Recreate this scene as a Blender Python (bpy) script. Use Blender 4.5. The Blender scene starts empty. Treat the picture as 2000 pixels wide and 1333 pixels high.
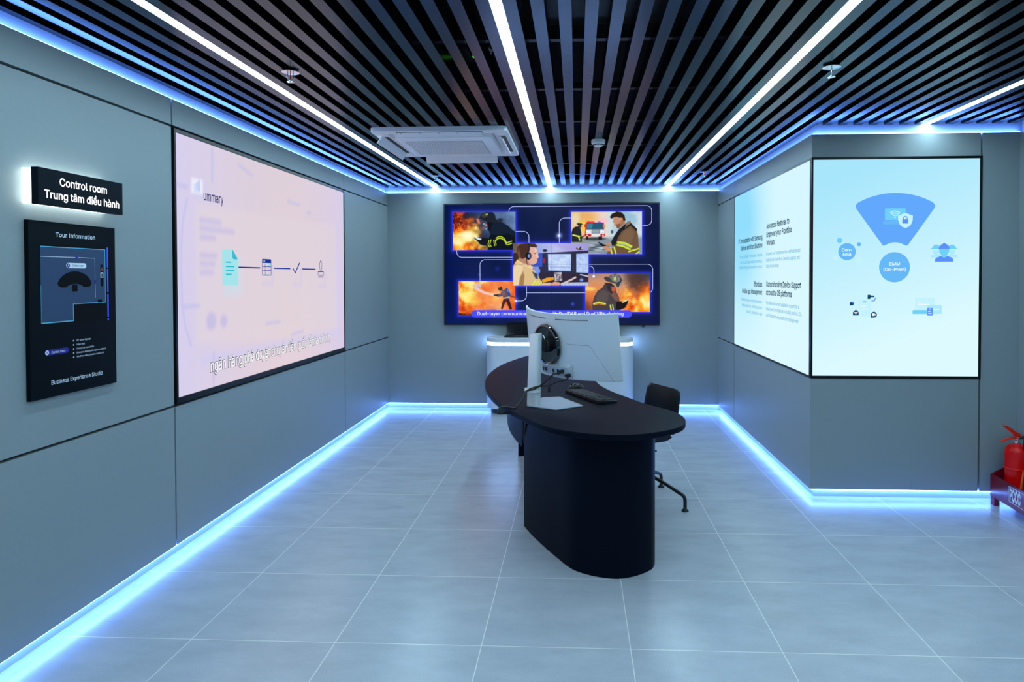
import bpy, math, random
import numpy as np
from mathutils import Vector, Matrix

D = bpy.data
SC = bpy.context.scene
COL = SC.collection
random.seed(4)

# ------------------------------------------------------------------ camera
R_ = [[0.9990532, 0.0434707, -0.0017270], [-0.0009605, -0.0176468, -0.9998438], [-0.0434944, 0.9988989, -0.0175883]]
cam = D.cameras.new('camera')
cam.sensor_width = 36.0
cam.lens = 1275.01 / 2000 * 36
cam.shift_x = (1000 - 1070.824) / 2000
cam.shift_y = (562.54 - 666.5) / 2000
cam.clip_start = 0.05
camo = D.objects.new('camera', cam)
COL.objects.link(camo)
M = Matrix(((R_[0][0], -R_[1][0], -R_[2][0], 1.5856), (R_[0][1], -R_[1][1], -R_[2][1], -2.5960),
            (R_[0][2], -R_[1][2], -R_[2][2], 1.4923), (0, 0, 0, 1)))
camo.matrix_world = M
SC.camera = camo

# ------------------------------------------------------------------ world, exposure
w = D.worlds.new('world')
SC.world = w
w.use_nodes = True
w.node_tree.nodes['Background'].inputs[0].default_value = (0.48, 0.75, 1.0, 1)
w.node_tree.nodes['Background'].inputs[1].default_value = 0.36
SC.view_settings.view_transform = 'Standard'
SC.view_settings.look = 'None'
SC.view_settings.gamma = 1
SC.view_settings.use_curve_mapping = False
SC.view_settings.exposure = 0.0

LINEAR_STRENGTH = 41.0      # white ceiling lines
COVE_STRENGTH = 40.0         # blue strips along walls

# ------------------------------------------------------------------ helpers
def lin(c):
    return tuple(((x / 255) / 12.92 if x / 255 <= 0.04045 else ((x / 255 + 0.055) / 1.055) ** 2.4) for x in c[:3])


def pbr(name, col, rough=0.5, metal=0.0, spec=0.5, noise=None, bump=0.0, coat=0.0, emis=None, es=1.0, alpha=None, trans=0.0):
    m = D.materials.new(name)
    m.use_nodes = True
    nt = m.node_tree
    b = nt.nodes['Principled BSDF']
    b.inputs['Base Color'].default_value = (*col, 1)
    b.inputs['Roughness'].default_value = rough
    b.inputs['Metallic'].default_value = metal
    b.inputs['Specular IOR Level'].default_value = spec
    b.inputs['Coat Weight'].default_value = coat
    b.inputs['Transmission Weight'].default_value = trans
    if emis:
        b.inputs['Emission Color'].default_value = (*emis, 1)
        b.inputs['Emission Strength'].default_value = es
    if noise:
        sc, amt = noise
        tc = nt.nodes.new('ShaderNodeTexCoord')
        n = nt.nodes.new('ShaderNodeTexNoise')
        n.inputs['Scale'].default_value = sc
        n.inputs['Detail'].default_value = 6
        nt.links.new(tc.outputs['Object'], n.inputs['Vector'])
        mx = nt.nodes.new('ShaderNodeMix')
        mx.data_type = 'RGBA'
        mx.inputs['A'].default_value = (*[c * (1 - amt) for c in col], 1)
        mx.inputs['B'].default_value = (*[min(1, c * (1 + amt)) for c in col], 1)
        nt.links.new(n.outputs['Fac'], mx.inputs['Factor'])
        nt.links.new(mx.outputs['Result'], b.inputs['Base Color'])
        if bump:
            bp = nt.nodes.new('ShaderNodeBump')
            bp.inputs['Strength'].default_value = bump
            bp.inputs['Distance'].default_value = 0.002
            nt.links.new(n.outputs['Fac'], bp.inputs['Height'])
            nt.links.new(bp.outputs['Normal'], b.inputs['Normal'])
    return m


def emit(name, col, s=1.0):
    m = D.materials.new(name)
    m.use_nodes = True
    nt = m.node_tree
    nt.nodes.remove(nt.nodes['Principled BSDF'])
    e = nt.nodes.new('ShaderNodeEmission')
    e.inputs[0].default_value = (*col, 1)
    e.inputs[1].default_value = s
    nt.links.new(e.outputs[0], nt.nodes['Material Output'].inputs[0])
    return m


def scr(name, rgb, s=1.0):
    return emit(name, lin(rgb), s)


def vcol_emit(name):
    m = emit(name, (1, 1, 1), 1)
    a = m.node_tree.nodes.new('ShaderNodeVertexColor')
    a.layer_name = 'Col'
    m.node_tree.links.new(a.outputs['Color'], m.node_tree.nodes['Emission'].inputs[0])
    return m


ORG = {}


def link(o, parent=None):
    COL.objects.link(o)
    if parent is not None:
        o.parent = parent


def tag(o, label, cat, group=None):
    o['label'] = label
    o['category'] = cat
    if group:
        o['group'] = group
    return o


def thing(name, loc, label, cat, group=None):
    o = D.objects.new(name, None)
    o.location = loc
    o.empty_display_size = 0.05
    COL.objects.link(o)
    ORG[o] = Vector(loc)
    return tag(o, label, cat, group)


class G:
    def __init__(s):
        s.v, s.f, s.m = [], [], []

    def add(s, vs, fs, mi=0):
        n = len(s.v)
        s.v += [tuple(x) for x in vs]
        s.f += [tuple(i + n for i in f) for f in fs]
        s.m += [mi] * len(fs)
        return s

    def box(s, a, b, mi=0):
        x0, y0, z0 = a
        x1, y1, z1 = b
        return s.add([(x0, y0, z0), (x1, y0, z0), (x1, y1, z0), (x0, y1, z0), (x0, y0, z1), (x1, y0, z1), (x1, y1, z1), (x0, y1, z1)],
                     [(0, 3, 2, 1), (4, 5, 6, 7), (0, 1, 5, 4), (1, 2, 6, 5), (2, 3, 7, 6), (3, 0, 4, 7)], mi)

    def obox(s, c, ax, h, mi=0):
        c = Vector(c)
        X, Y, Z = [Vector(a).normalized() * k for a, k in zip(ax, h)]
        vs = [c + X * i + Y * j + Z * k for k in (-1, 1) for (i, j) in ((-1, -1), (1, -1), (1, 1), (-1, 1))]
        return s.add(vs, [(0, 3, 2, 1), (4, 5, 6, 7), (0, 1, 5, 4), (1, 2, 6, 5), (2, 3, 7, 6), (3, 0, 4, 7)], mi)

    def extr(s, pts, vec, mi=0, caps=True):
        n = len(pts)
        vec = Vector(vec)
        vs = [Vector(p) for p in pts] + [Vector(p) + vec for p in pts]
        fs = [(i, (i + 1) % n, (i + 1) % n + n, i + n) for i in range(n)]
        if caps:
            fs += [tuple(range(n))[::-1], tuple(range(n, 2 * n))]
        return s.add(vs, fs, mi)

    def prism(s, poly, z0, z1, mi=0):
        return s.extr([(p[0], p[1], z0) for p in poly], (0, 0, z1 - z0), mi)

    def ngon(s, pts, mi=0):
        return s.add(pts, [tuple(range(len(pts)))], mi)

    def loft(s, rings, closed=True, caps=True, mi=0):
        n = len(rings[0])
        vs = [p for r in rings for p in r]
        fs = []
        for k in range(len(rings) - 1):
            for i in range(n if closed else n - 1):
                j = (i + 1) % n
                fs.append((k * n + i, k * n + j, (k + 1) * n + j, (k + 1) * n + i))
        if caps:
            fs += [tuple(range(n))[::-1], tuple((len(rings) - 1) * n + i for i in range(n))]
        return s.add(vs, fs, mi)

    def tube(s, path, r, n=10, mi=0):
        P = [Vector(p) for p in path]
        rings = []
        pa = None
        for i, p in enumerate(P):
            t = (P[min(i + 1, len(P) - 1)] - P[max(i - 1, 0)]).normalized()
            if pa is None:
                pa = t.orthogonal().normalized()
            a = (pa - t * pa.dot(t))
            a = a.normalized() if a.length > 1e-6 else t.orthogonal().normalized()
            pa = a
            b = t.cross(a)
            rr = r[i] if isinstance(r, (list, tuple)) else r
            rings.append([p + (a * math.cos(2 * math.pi * k / n) + b * math.sin(2 * math.pi * k / n)) * rr for k in range(n)])
        return s.loft(rings, mi=mi)

    def lathe(s, c, prof, n=24, mi=0, ax=((1, 0, 0), (0, 1, 0), (0, 0, 1))):
        c = Vector(c)
        X, Y, Z = [Vector(a) for a in ax]
        rings = [[c + (X * math.cos(2 * math.pi * k / n) + Y * math.sin(2 * math.pi * k / n)) * max(r, 1e-4) + Z * z for k in range(n)] for r, z in prof]
        return s.loft(rings, mi=mi)

    def build(s, name, mats, parent=None, smooth=None, bevel=0, seg=2, kind=None):
        o0 = Vector((0, 0, 0))
        if parent is not None:
            o0 = ORG[parent]
        me = D.meshes.new(name)
        me.from_pydata([tuple(Vector(v) - o0) for v in s.v], [], s.f)
        if not isinstance(mats, (list, tuple)):
            mats = [mats]
        for m in mats:
            me.materials.append(m)
        me.polygons.foreach_set('material_index', s.m)
        me.update()
        if smooth is not None:
            me.shade_smooth()
            me.set_sharp_from_angle(angle=math.radians(smooth))
        ob = D.objects.new(name, me)
        link(ob, parent)
        ORG[ob] = o0
        if bevel:
            md = ob.modifiers.new('bevel', 'BEVEL')
            md.width = bevel
            md.segments = seg
            md.limit_method = 'ANGLE'
            md.angle_limit = math.radians(40)
        if kind:
            ob['kind'] = kind
        return ob


# letter outlines in 1/400 em: glyph, advance, then one closed outline per ':'
GLYPHS = {}
for _e in """(109:36,83 37,106 40,129 53,176 61,198 71,216 94,216 76,171 65,125 62,103 60,83 64,46 75,6 84,-15 94,-38 71,-38 55,-9 45,22 38,52|)109:15,-38 26,-15 34,7 45,47 49,83 48,103 45,125 33,171 15,216 39,216 48,198 57,176 69,129 72,105 74,83 71,52 65,21 54,-9 39,-38|,75:15,-48 27,28 55,28 34,-48|-181:135,98 135,75 46,75 46,98|3181:87,-3 69,-1 53,4 39,12 28,23 21,37 17,53 44,53 46,43 51,35 57,28 66,24 87,20 99,21 110,24 119,30 126,37 130,47 132,58 130,69 126,78 120,87 110,93 97,98 80,99 63,99 63,120 115,179 115,181 28,181 28,203 149,203 149,184 85,111 85,116 105,115 123,110 138,101 148,89 155,74 157,58 155,41 148,26 137,14 123,5 107,-1|4181:16,42 16,63 99,203 124,203 43,66 43,65 165,65 165,42:113,0 113,48 113,58 113,127 137,127 137,0|5181:88,-3 71,-1 56,4 43,13 33,24 27,37 24,52 49,52 51,43 55,36 69,24 88,20 100,21 110,26 119,33 126,42 130,53 131,65 130,77 125,88 119,98 110,105 99,109 87,111 67,107 51,98 27,101 38,203 147,203 147,181 60,181 54,121 71,130 92,133 105,132 118,128 129,122 138,114 146,104 152,92 155,79 156,65 154,47 148,30 137,17 123,6 107,-1|8181:91,-3 71,-1 54,5 40,13 30,25 23,38 21,54 22,67 26,78 32,88 40,96 50,102 61,106 61,107 48,113 37,123 30,137 28,152 30,167 36,180 46,191 58,199 73,204 91,206 107,204 122,199 135,191 145,180 151,167 153,152 150,137 144,123 133,113 120,107 120,106 131,102 140,96 149,88 155,78 159,67 160,54 158,38 151,25 141,13 127,5 110,-1:91,20 103,21 114,24 123,29 129,37 133,45 135,55 133,66 129,75 122,83 113,89 102,93 91,94 78,93 68,89 59,83 52,75 48,66 46,55 48,45 52,37 58,29 67,24 78,21:91,116 101,117 110,120 117,125 123,132 126,141 128,150 127,160 123,168 117,175 110,180 101,183 91,184 80,183 71,180 63,175 58,168 54,160 53,150 54,141 58,132 64,125 71,120 80,117|9181:90,206 108,204 124,198 137,187 147,174 153,157 156,139 154,124 149,108 140,90 126,67 80,0 52,0 121,99 123,99 115,88 103,81 87,78 70,80 55,86 42,95 33,108 27,123 25,141 28,159 34,175 44,188 57,198 73,204:90,184 79,183 70,178 61,172 55,163 51,152 50,141 51,129 55,118 61,109 70,103 79,99 90,97 102,99 111,103 120,109 126,118 130,128 131,140 130,152 126,163 120,172 112,178 102,183|A192:7,0 81,203 110,203 185,0 158,0 115,121 111,134 106,149 100,168 93,191 98,191 91,168 85,148 80,133 76,121 34,0:44,57 44,79 148,79 148,57|B182:24,0 24,203 96,203 116,202 132,196 144,188 152,177 158,164 159,150 158,138 155,128 143,114 126,107 126,105 136,103 145,98 154,91 161,81 166,69 167,54 165,40 160,27 151,16 138,7 120,2 99,0:50,23 98,23 118,25 132,32 140,42 142,55 141,65 137,74 131,81 122,87 112,91 99,92 50,92:50,114 95,114 106,115 115,118 123,124 129,131 133,139 134,149 132,161 125,172 113,178 96,181 50,181|C204:107,-3 82,0 60,10 42,25 28,46 19,72 16,102 19,132 28,157 42,178 60,193 82,203 107,206 122,205 136,202 149,196 161,188 171,179 179,167 185,154 189,139 163,139 156,158 143,171 126,180 107,182 89,180 73,173 60,161 50,146 44,126 41,102 44,78 50,58 60,42 74,31 89,24 107,21 126,24 143,32 156,46 163,64 189,64 185,49 179,36 171,25 161,15 149,7 136,2 122,-2|D201:88,0 38,0 38,23 86,23 109,25 127,32 141,44 152,60 158,79 160,102 158,125 152,144 142,160 128,171 110,178 88,181 37,181 37,203 90,203 118,200 141,191 160,177 173,156 182,131 185,102 182,73 173,47 159,27 140,12 116,3:50,203 50,0 24,0 24,203|E167:24,0 24,203 149,203 149,181 50,181 50,114 142,114 142,91 50,91 50,23 150,23 150,0|F164:24,0 24,203 148,203 148,181 50,181 50,111 138,111 138,88 50,88 50,0|G208:107,-3 82,0 60,10 41,25 28,46 19,72 16,102 19,132 28,157 41,178 60,193 81,203 106,206 122,205 136,201 149,196 161,188 171,178 180,167 186,154 190,139 163,139 155,157 142,171 126,179 106,182 89,180 73,173 60,161 50,146 44,126 41,102 44,78 50,58 60,42 74,31 90,24 107,21 124,23 138,28 150,37 158,49 164,64 166,81 174,80 113,80 113,102 191,102 191,80 188,57 180,36 167,20 151,8 130,0|I104:40,0 40,203 65,203 65,0|K187:42,58 42,86 56,104 70,121 85,138 145,203 179,203 92,110 91,110:24,0 24,203 50,203 50,134 50,90 50,77 50,0:149,0 75,104 91,124 179,0|M251:24,0 24,203 61,203 111,75 115,64 120,49 125,34 129,20 123,20 127,33 132,48 137,63 141,75 191,203 227,203 227,0 202,0 202,116 202,131 202,147 202,165 203,183 205,183 199,164 193,145 187,129 182,116 137,0 114,0 68,116 64,128 58,144 52,163 45,183 48,183 48,166 48,149 49,131 49,116 49,0|N209:24,0 24,203 54,203 137,73 145,60 155,43 166,22 162,21 160,43 160,63 160,78 160,203 185,203 185,0 155,0 81,116 71,132 59,152 52,165 43,181 48,181 49,153 50,131 50,116 50,0|O213:107,-3 82,0 60,10 42,25 28,46 19,72 16,102 19,132 28,157 42,178 60,193 82,203 107,206 132,203 153,193 172,178 186,157 194,132 197,102 194,72 186,46 172,25 153,10 132,0:107,21 124,23 140,30 153,42 163,58 170,78 172,102 170,126 163,146 153,162 140,173 124,180 107,182 89,180 74,173 60,162 50,146 44,126 41,102 44,78 50,58 60,42 74,30 89,23|P178:24,0 24,203 94,203 116,201 133,195 146,185 156,172 162,156 163,139 162,122 156,106 146,93 133,83 116,76 94,74 44,74 44,97 93,97 107,98 119,102 127,109 133,117 137,128 138,139 137,150 133,161 127,169 119,175 107,179 93,181 50,181 50,0|R180:24,0 24,203 94,203 116,201 133,195 147,186 156,173 162,158 164,141 162,124 156,109 147,96 133,87 116,81 94,79 39,79 39,102 93,102 108,103 119,107 128,112 133,120 137,130 138,141 137,152 133,162 128,170 119,176 108,180 93,181 50,181 50,0:141,0 92,92 121,92 171,0|S179:89,-4 69,-2 51,4 36,12 26,24 18,38 15,55 42,55 44,44 49,35 57,28 67,23 89,20 103,21 114,24 124,29 132,37 137,46 138,56 137,65 133,72 118,82 98,89 73,96 51,104 34,116 24,130 21,149 23,165 30,179 41,191 55,199 72,204 91,206 110,204 126,199 140,191 151,179 158,166 160,151 135,151 131,165 121,175 107,181 90,183 78,182 67,179 58,174 51,167 47,159 46,150 48,141 52,133 68,123 85,117 106,112 125,105 143,95 158,79 162,68 163,55 161,40 155,25 144,13 129,4 111,-2|T179:13,181 13,203 167,203 167,181 103,181 103,0 77,0 77,181|U207:104,-3 81,-1 62,6 46,17 34,32 26,49 24,69 24,203 50,203 50,71 51,57 56,45 64,35 75,27 88,22 104,21 119,22 132,27 143,35 151,45 155,57 157,71 157,203 183,203 183,69 180,49 173,32 161,17 145,6 126,-1|V192:82,0 7,203 34,203 77,82 81,70 86,55 92,36 99,12 94,12 101,36 107,55 112,71 116,82 158,203 185,203 111,0|W274:62,0 7,203 33,203 65,78 70,58 75,37 79,16 76,16 80,37 85,58 90,78 122,203 152,203 185,78 190,58 194,37 199,16 195,16 200,37 204,58 209,78 241,203 268,203 212,0 182,0 147,129 141,157 134,190 140,190 134,158 127,129 92,0|a156:64,-3 50,-2 38,2 27,9 19,18 14,29 12,43 13,55 17,64 23,72 31,77 50,84 71,88 84,90 93,91 106,94 109,97 110,102 110,103 107,119 96,129 88,131 78,132 60,129 47,120 40,110 16,116 23,129 31,138 42,145 53,150 78,154 96,152 114,144 122,137 129,128 133,116 135,101 135,0 111,0 111,21 109,21 101,10 86,0 76,-2:68,18 81,19 91,23 99,30 105,37 109,46 110,55 110,76 104,73 93,70 80,68 70,67 54,63 41,56 38,50 37,42 41,29 52,21|b170:92,-3 79,-2 69,2 55,12 47,23 45,23 45,0 21,0 21,203 45,203 45,128 47,128 55,138 69,149 79,153 92,154 110,151 125,144 138,133 148,117 154,98 156,76 154,53 148,34 138,18 125,6 110,-1:88,19 101,21 112,26 120,35 126,47 130,60 131,76 130,91 126,104 120,116 112,125 101,130 88,132 75,130 64,125 56,116 50,105 46,92 45,76 46,60 50,46 56,35 65,26 75,21|c158:83,-3 64,-1 47,7 33,18 22,34 16,53 14,75 16,97 22,116 33,132 47,144 64,151 83,154 104,151 122,142 136,129 145,111 121,105 116,116 108,124 97,130 83,132 69,130 58,124 49,115 43,103 40,90 39,75 40,60 43,47 49,35 58,26 69,21 83,19 97,21 108,26 117,35 122,47 145,41 136,22 122,9 104,0|d170:78,-3 60,-1 45,6 32,18 22,34 16,53 14,76 16,98 22,117 32,133 45,144 60,151 78,154 91,153 101,149 115,138 122,128 124,128 124,203 149,203 149,0 125,0 125,23 123,23 115,12 101,2 91,-2:82,19 95,21 105,26 114,35 120,46 123,60 125,76 123,92 120,105 114,116 105,125 95,130 82,132 69,130 58,125 49,116 43,104 40,91 39,76 40,60 43,47 50,35 58,26 69,21|e162:85,-3 64,-1 47,7 33,18 22,34 16,53 14,75 16,97 22,116 32,132 46,144 63,151 82,154 106,150 118,144 128,136 136,126 143,113 147,97 148,78 148,68 30,68 30,88 135,88 124,81 123,95 119,107 113,118 105,126 95,130 82,132 69,130 59,125 50,118 44,108 40,97 38,84 38,71 40,55 44,42 51,32 60,25 72,20 85,18 101,21 114,29 122,42 146,36 141,25 134,16 125,8 113,2 100,-2|f101:91,152 91,131 3,131 3,152:32,0 32,173 34,185 38,194 45,202 54,208 75,212 89,211 97,208 91,187 86,189 78,190 68,188 62,184 58,177 57,167 57,0|g170:83,-60 67,-59 54,-56 42,-51 33,-44 20,-28 41,-16 49,-26 62,-35 71,-38 83,-39 100,-37 113,-30 122,-19 125,-2 125,27 122,27 115,17 101,6 91,3 78,2 61,4 45,11 32,21 22,36 16,54 14,76 16,98 22,117 32,133 45,144 61,151 78,154 91,153 101,149 115,138 123,128 125,128 125,152 149,152 149,-4 147,-22 140,-36 130,-47 116,-54 100,-59:82,24 95,25 105,30 114,38 120,48 124,62 125,77 124,92 120,106 114,117 106,125 95,130 82,132 69,130 58,125 50,116 43,105 40,92 39,77 40,62 43,49 50,38 58,30 69,25|h164:45,91 45,0 21,0 21,203 45,203 45,115 41,115 49,133 61,145 75,152 91,154 105,152 118,147 128,139 136,128 141,114 143,96 143,0 118,0 118,94 116,110 109,122 98,129 84,132 74,130 64,127 57,121 51,113 47,103|i67:21,0 21,152 45,152 45,0:33,177 27,178 22,182 18,187 17,193 18,200 22,205 27,208 33,209 40,208 46,205 49,200 51,193 49,187 46,182 40,178|k152:44,55 44,85 48,85 114,152 144,152 74,80 71,80:21,0 21,203 45,203 45,0:118,0 59,74 76,91 149,0|l76:56,-1 40,1 30,8 23,19 21,34 21,203 45,203 45,39 46,31 48,25 52,22 58,21 64,21 68,22 72,1 65,0|m244:21,0 21,152 45,152 45,118 43,118 47,129 53,138 69,150 88,154 103,152 115,144 124,133 128,118 125,118 129,128 135,137 152,150 163,153 175,154 187,153 199,149 209,142 216,131 221,118 223,102 223,0 198,0 198,101 196,116 189,125 179,130 167,132 158,131 150,128 138,116 134,99 134,0 110,0 110,104 108,115 101,124 92,130 80,132 63,128 56,123 50,116 47,106 45,95 45,0|n164:45,91 45,0 21,0 21,152 45,152 45,115 41,115 49,133 61,145 75,152 91,154 105,152 118,147 128,139 136,128 141,114 143,96 143,0 118,0 118,94 116,110 109,122 98,129 84,132 74,130 64,127 57,121 51,113 47,103|o166:83,-3 64,-1 47,7 33,18 22,34 16,53 14,75 16,97 22,116 33,132 47,144 64,151 83,154 102,151 119,144 133,132 144,116 150,97 152,75 150,53 144,34 133,18 119,7 102,-1:83,19 97,21 108,26 117,35 123,47 126,60 128,75 126,90 123,103 117,115 108,124 97,130 83,132 69,130 58,124 49,115 43,103 40,90 39,75 40,60 43,47 49,35 58,26 69,21|p170:21,-57 21,152 45,152 45,128 47,128 55,138 69,149 79,153 92,154 110,151 125,144 138,133 148,117 154,98 156,76 154,53 148,34 138,18 125,6 110,-1 92,-3 79,-2 69,2 55,12 47,23 45,23 45,-57:88,19 101,21 112,26 120,35 126,47 130,60 131,76 130,91 126,104 120,116 112,125 101,130 88,132 75,130 64,125 56,116 50,105 46,92 45,76 46,60 50,46 56,35 65,26 75,21|q170:149,-57 124,-57 124,23 122,23 115,12 101,2 91,-2 78,-3 60,-1 45,6 32,18 22,34 16,53 14,76 16,98 22,117 32,133 45,144 60,151 78,154 91,153 101,149 115,138 123,128 125,128 125,152 149,152:82,19 95,21 105,26 114,35 120,46 123,60 125,76 123,92 120,105 114,116 105,125 95,130 82,132 69,130 58,125 49,116 43,104 40,91 39,76 40,60 43,47 50,35 58,26 69,21|r104:21,0 21,152 45,152 45,128 46,128 52,139 61,147 72,152 85,154 92,154 97,153 97,129 92,130 83,130 73,129 64,126 56,121 50,113 47,105 45,95 45,0|s146:73,-3 58,-2 45,1 34,7 25,15 18,25 14,38 38,43 42,32 50,24 60,20 73,18 87,20 98,25 105,32 107,41 106,48 102,54 95,59 85,62 60,68 42,74 29,83 21,95 19,110 21,122 26,133 35,141 46,148 60,152 75,154 89,153 102,149 112,143 120,136 130,116 107,111 103,119 97,126 88,131 75,133 62,131 52,127 46,120 43,111 45,103 50,97 57,93 69,89 92,84 110,77 122,69 130,57 132,43 131,30 125,19 116,10 104,3 89,-2|t91:82,152 82,131 3,131 3,152:26,188 50,188 50,39 51,30 54,25 60,21 68,20 74,20 81,21 85,1 77,-1 67,-2 50,1 37,9 29,21 26,37|u164:73,-2 59,0 46,4 36,12 28,23 23,38 21,56 21,152 45,152 45,58 48,42 55,30 66,23 80,20 90,21 100,25 107,31 113,39 117,49 118,61 118,152 143,152 143,0 119,0 119,37 123,37 114,19 103,7 89,0|v156:65,0 7,152 34,152 66,62 75,35 82,8 74,8 81,35 90,62 122,152 149,152 91,0|w227:55,0 9,152 35,152 53,85 62,55 70,17 66,17 74,54 82,85 101,152 127,152 145,85 153,54 161,17 157,17 165,54 173,85 192,152 218,152 172,0 147,0 128,69 122,90 116,112 111,135 116,135 111,112 105,90 99,69 79,0|x151:8,0 69,87 68,68 11,152 40,152 59,122 72,101 83,82 70,82 81,101 93,122 113,152 141,152 83,67 83,86 143,0 115,0 92,34 80,54 69,73 82,73 71,54 59,34 37,0|y156:19,-55 25,-34 29,-35 42,-36 52,-30 56,-23 60,-14 65,-1 7,152 34,152 66,62 75,35 82,8 73,8 81,35 90,62 122,152 149,152 82,-23 71,-43 56,-54 37,-58 26,-57|z152:17,0 17,18 102,128 102,129 19,129 19,152 133,152 133,132 50,24 50,23 135,23 135,0|à156:64,-3 50,-2 38,2 27,9 19,18 14,29 12,43 13,55 17,64 23,72 31,77 50,84 71,88 84,90 93,91 106,94 109,97 110,102 110,103 107,119 96,129 88,131 78,132 60,129 47,120 40,110 16,116 23,129 31,138 42,145 53,150 78,154 96,152 114,144 122,137 129,128 133,116 135,101 135,0 111,0 111,21 109,21 101,10 86,0 76,-2:68,18 81,19 91,23 99,30 105,37 109,46 110,55 110,76 104,73 93,70 80,68 70,67 54,63 41,56 38,50 37,42 41,29 52,21:66,172 40,212 67,212 86,172|â156:64,-3 50,-2 38,2 27,9 19,18 14,29 12,43 13,55 17,64 23,72 31,77 50,84 71,88 84,90 93,91 106,94 109,97 110,102 110,103 107,119 96,129 88,131 78,132 60,129 47,120 40,110 16,116 23,129 31,138 42,145 53,150 78,154 96,152 114,144 122,137 129,128 133,116 135,101 135,0 111,0 111,21 109,21 101,10 86,0 76,-2:68,18 81,19 91,23 99,30 105,37 109,46 110,55 110,76 104,73 93,70 80,68 70,67 54,63 41,56 38,50 37,42 41,29 52,21:56,174 32,174 32,175 64,212 87,212 119,175 119,174 95,174 76,198|ê162:85,-3 64,-1 47,7 33,18 22,34 16,53 14,75 16,97 22,116 32,132 46,144 63,151 82,154 106,150 118,144 128,136 136,126 143,113 147,97 148,78 148,68 30,68 30,88 135,88 124,81 123,95 119,107 113,118 105,126 95,130 82,132 69,130 59,125 50,118 44,108 40,97 38,84 38,71 40,55 44,42 51,32 60,25 72,20 85,18 101,21 114,29 122,42 146,36 141,25 134,16 125,8 113,2 100,-2:62,174 38,174 38,175 70,212 93,212 125,175 125,174 101,174 82,198|đ170:78,-3 60,-1 45,6 32,18 22,34 16,53 14,76 16,98 22,117 32,133 45,144 60,151 78,154 91,153 101,149 115,138 122,128 124,128 124,203 149,203 149,0 125,0 125,23 123,23 115,12 101,2 91,-2:82,19 95,21 105,26 114,35 120,46 123,60 125,76 123,92 120,105 114,116 105,125 95,130 82,132 69,130 58,125 49,116 43,104 40,91 39,76 40,60 43,47 50,35 58,26 69,21:81,168 81,187 169,187 169,168|ơ165:83,138 83,154 94,153 105,153 117,152 129,152 132,153 133,157 133,185 156,185 156,159 155,149 151,143 143,139 133,138 108,138:83,-3 64,-1 47,7 33,18 22,34 16,53 14,75 16,97 22,116 33,132 47,144 64,151 83,154 102,151 119,144 133,132 144,116 150,97 152,75 150,53 144,34 133,18 119,7 102,-1:83,19 97,21 108,26 117,35 123,47 126,60 128,75 126,90 123,103 117,115 108,124 97,130 83,132 69,130 58,124 49,115 43,103 40,90 39,75 40,60 43,47 49,35 58,26 69,21|ế162:85,-3 64,-1 47,7 33,18 22,34 16,53 14,75 16,97 22,116 32,132 46,144 63,151 82,154 106,150 118,144 128,136 136,126 143,113 147,97 148,78 148,68 30,68 30,88 135,88 124,81 123,95 119,107 113,118 105,126 95,130 82,132 69,130 59,125 50,118 44,108 40,97 38,84 38,71 40,55 44,42 51,32 60,25 72,20 85,18 101,21 114,29 122,42 146,36 141,25 134,16 125,8 113,2 100,-2:63,170 39,170 39,171 71,208 94,208 126,171 126,170 102,170 82,194:101,219 120,256 147,256 121,219|ề162:85,-3 64,-1 47,7 33,18 22,34 16,53 14,75 16,97 22,116 32,132 46,144 63,151 82,154 106,150 118,144 128,136 136,126 143,113 147,97 148,78 148,68 30,68 30,88 135,88 124,81 123,95 119,107 113,118 105,126 95,130 82,132 69,130 59,125 50,118 44,108 40,97 38,84 38,71 40,55 44,42 51,32 60,25 72,20 85,18 101,21 114,29 122,42 146,36 141,25 134,16 125,8 113,2 100,-2:63,170 39,170 39,171 71,208 94,208 126,171 126,170 102,170 82,194:108,219 81,256 109,256 128,219|ể162:85,-3 64,-1 47,7 33,18 22,34 16,53 14,75 16,97 22,116 32,132 46,144 63,151 82,154 106,150 118,144 128,136 136,126 143,113 147,97 148,78 148,68 30,68 30,88 135,88 124,81 123,95 119,107 113,118 105,126 95,130 82,132 69,130 59,125 50,118 44,108 40,97 38,84 38,71 40,55 44,42 51,32 60,25 72,20 85,18 101,21 114,29 122,42 146,36 141,25 134,16 125,8 113,2 100,-2:63,170 39,170 39,171 71,208 94,208 126,171 126,170 102,170 82,194:119,219 100,219 109,235 109,239 106,240 87,240 87,256 106,256 116,255 123,252 128,248 130,242 129,235 125,228|ệ162:85,-3 64,-1 47,7 33,18 22,34 16,53 14,75 16,97 22,116 32,132 46,144 63,151 82,154 106,150 118,144 128,136 136,126 143,113 147,97 148,78 148,68 30,68 30,88 135,88 124,81 123,95 119,107 113,118 105,126 95,130 82,132 69,130 59,125 50,118 44,108 40,97 38,84 38,71 40,55 44,42 51,32 60,25 72,20 85,18 101,21 114,29 122,42 146,36 141,25 134,16 125,8 113,2 100,-2:62,174 38,174 38,175 70,212 93,212 125,175 125,174 101,174 82,198:82,-58 75,-57 70,-53 66,-48 65,-42 66,-35 70,-30 75,-27 82,-25 89,-27 94,-30 98,-35 99,-42 98,-48 94,-53 89,-57|ố166:83,-3 64,-1 47,7 33,18 22,34 16,53 14,75 16,97 22,116 33,132 47,144 64,151 83,154 102,151 119,144 133,132 144,116 150,97 152,75 150,53 144,34 133,18 119,7 102,-1:83,19 97,21 108,26 117,35 123,47 126,60 128,75 126,90 123,103 117,115 108,124 97,130 83,132 69,130 58,124 49,115 43,103 40,90 39,75 40,60 43,47 49,35 58,26 69,21:64,170 40,170 40,171 72,208 95,208 128,171 128,170 103,170 84,194:102,219 121,256 149,256 122,219|″122:13,130 20,203 48,203 31,130:74,130 81,203 109,203 92,130| 75""".split('|'):
    _c, _r = _e[0], _e[1:].split(':')
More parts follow.
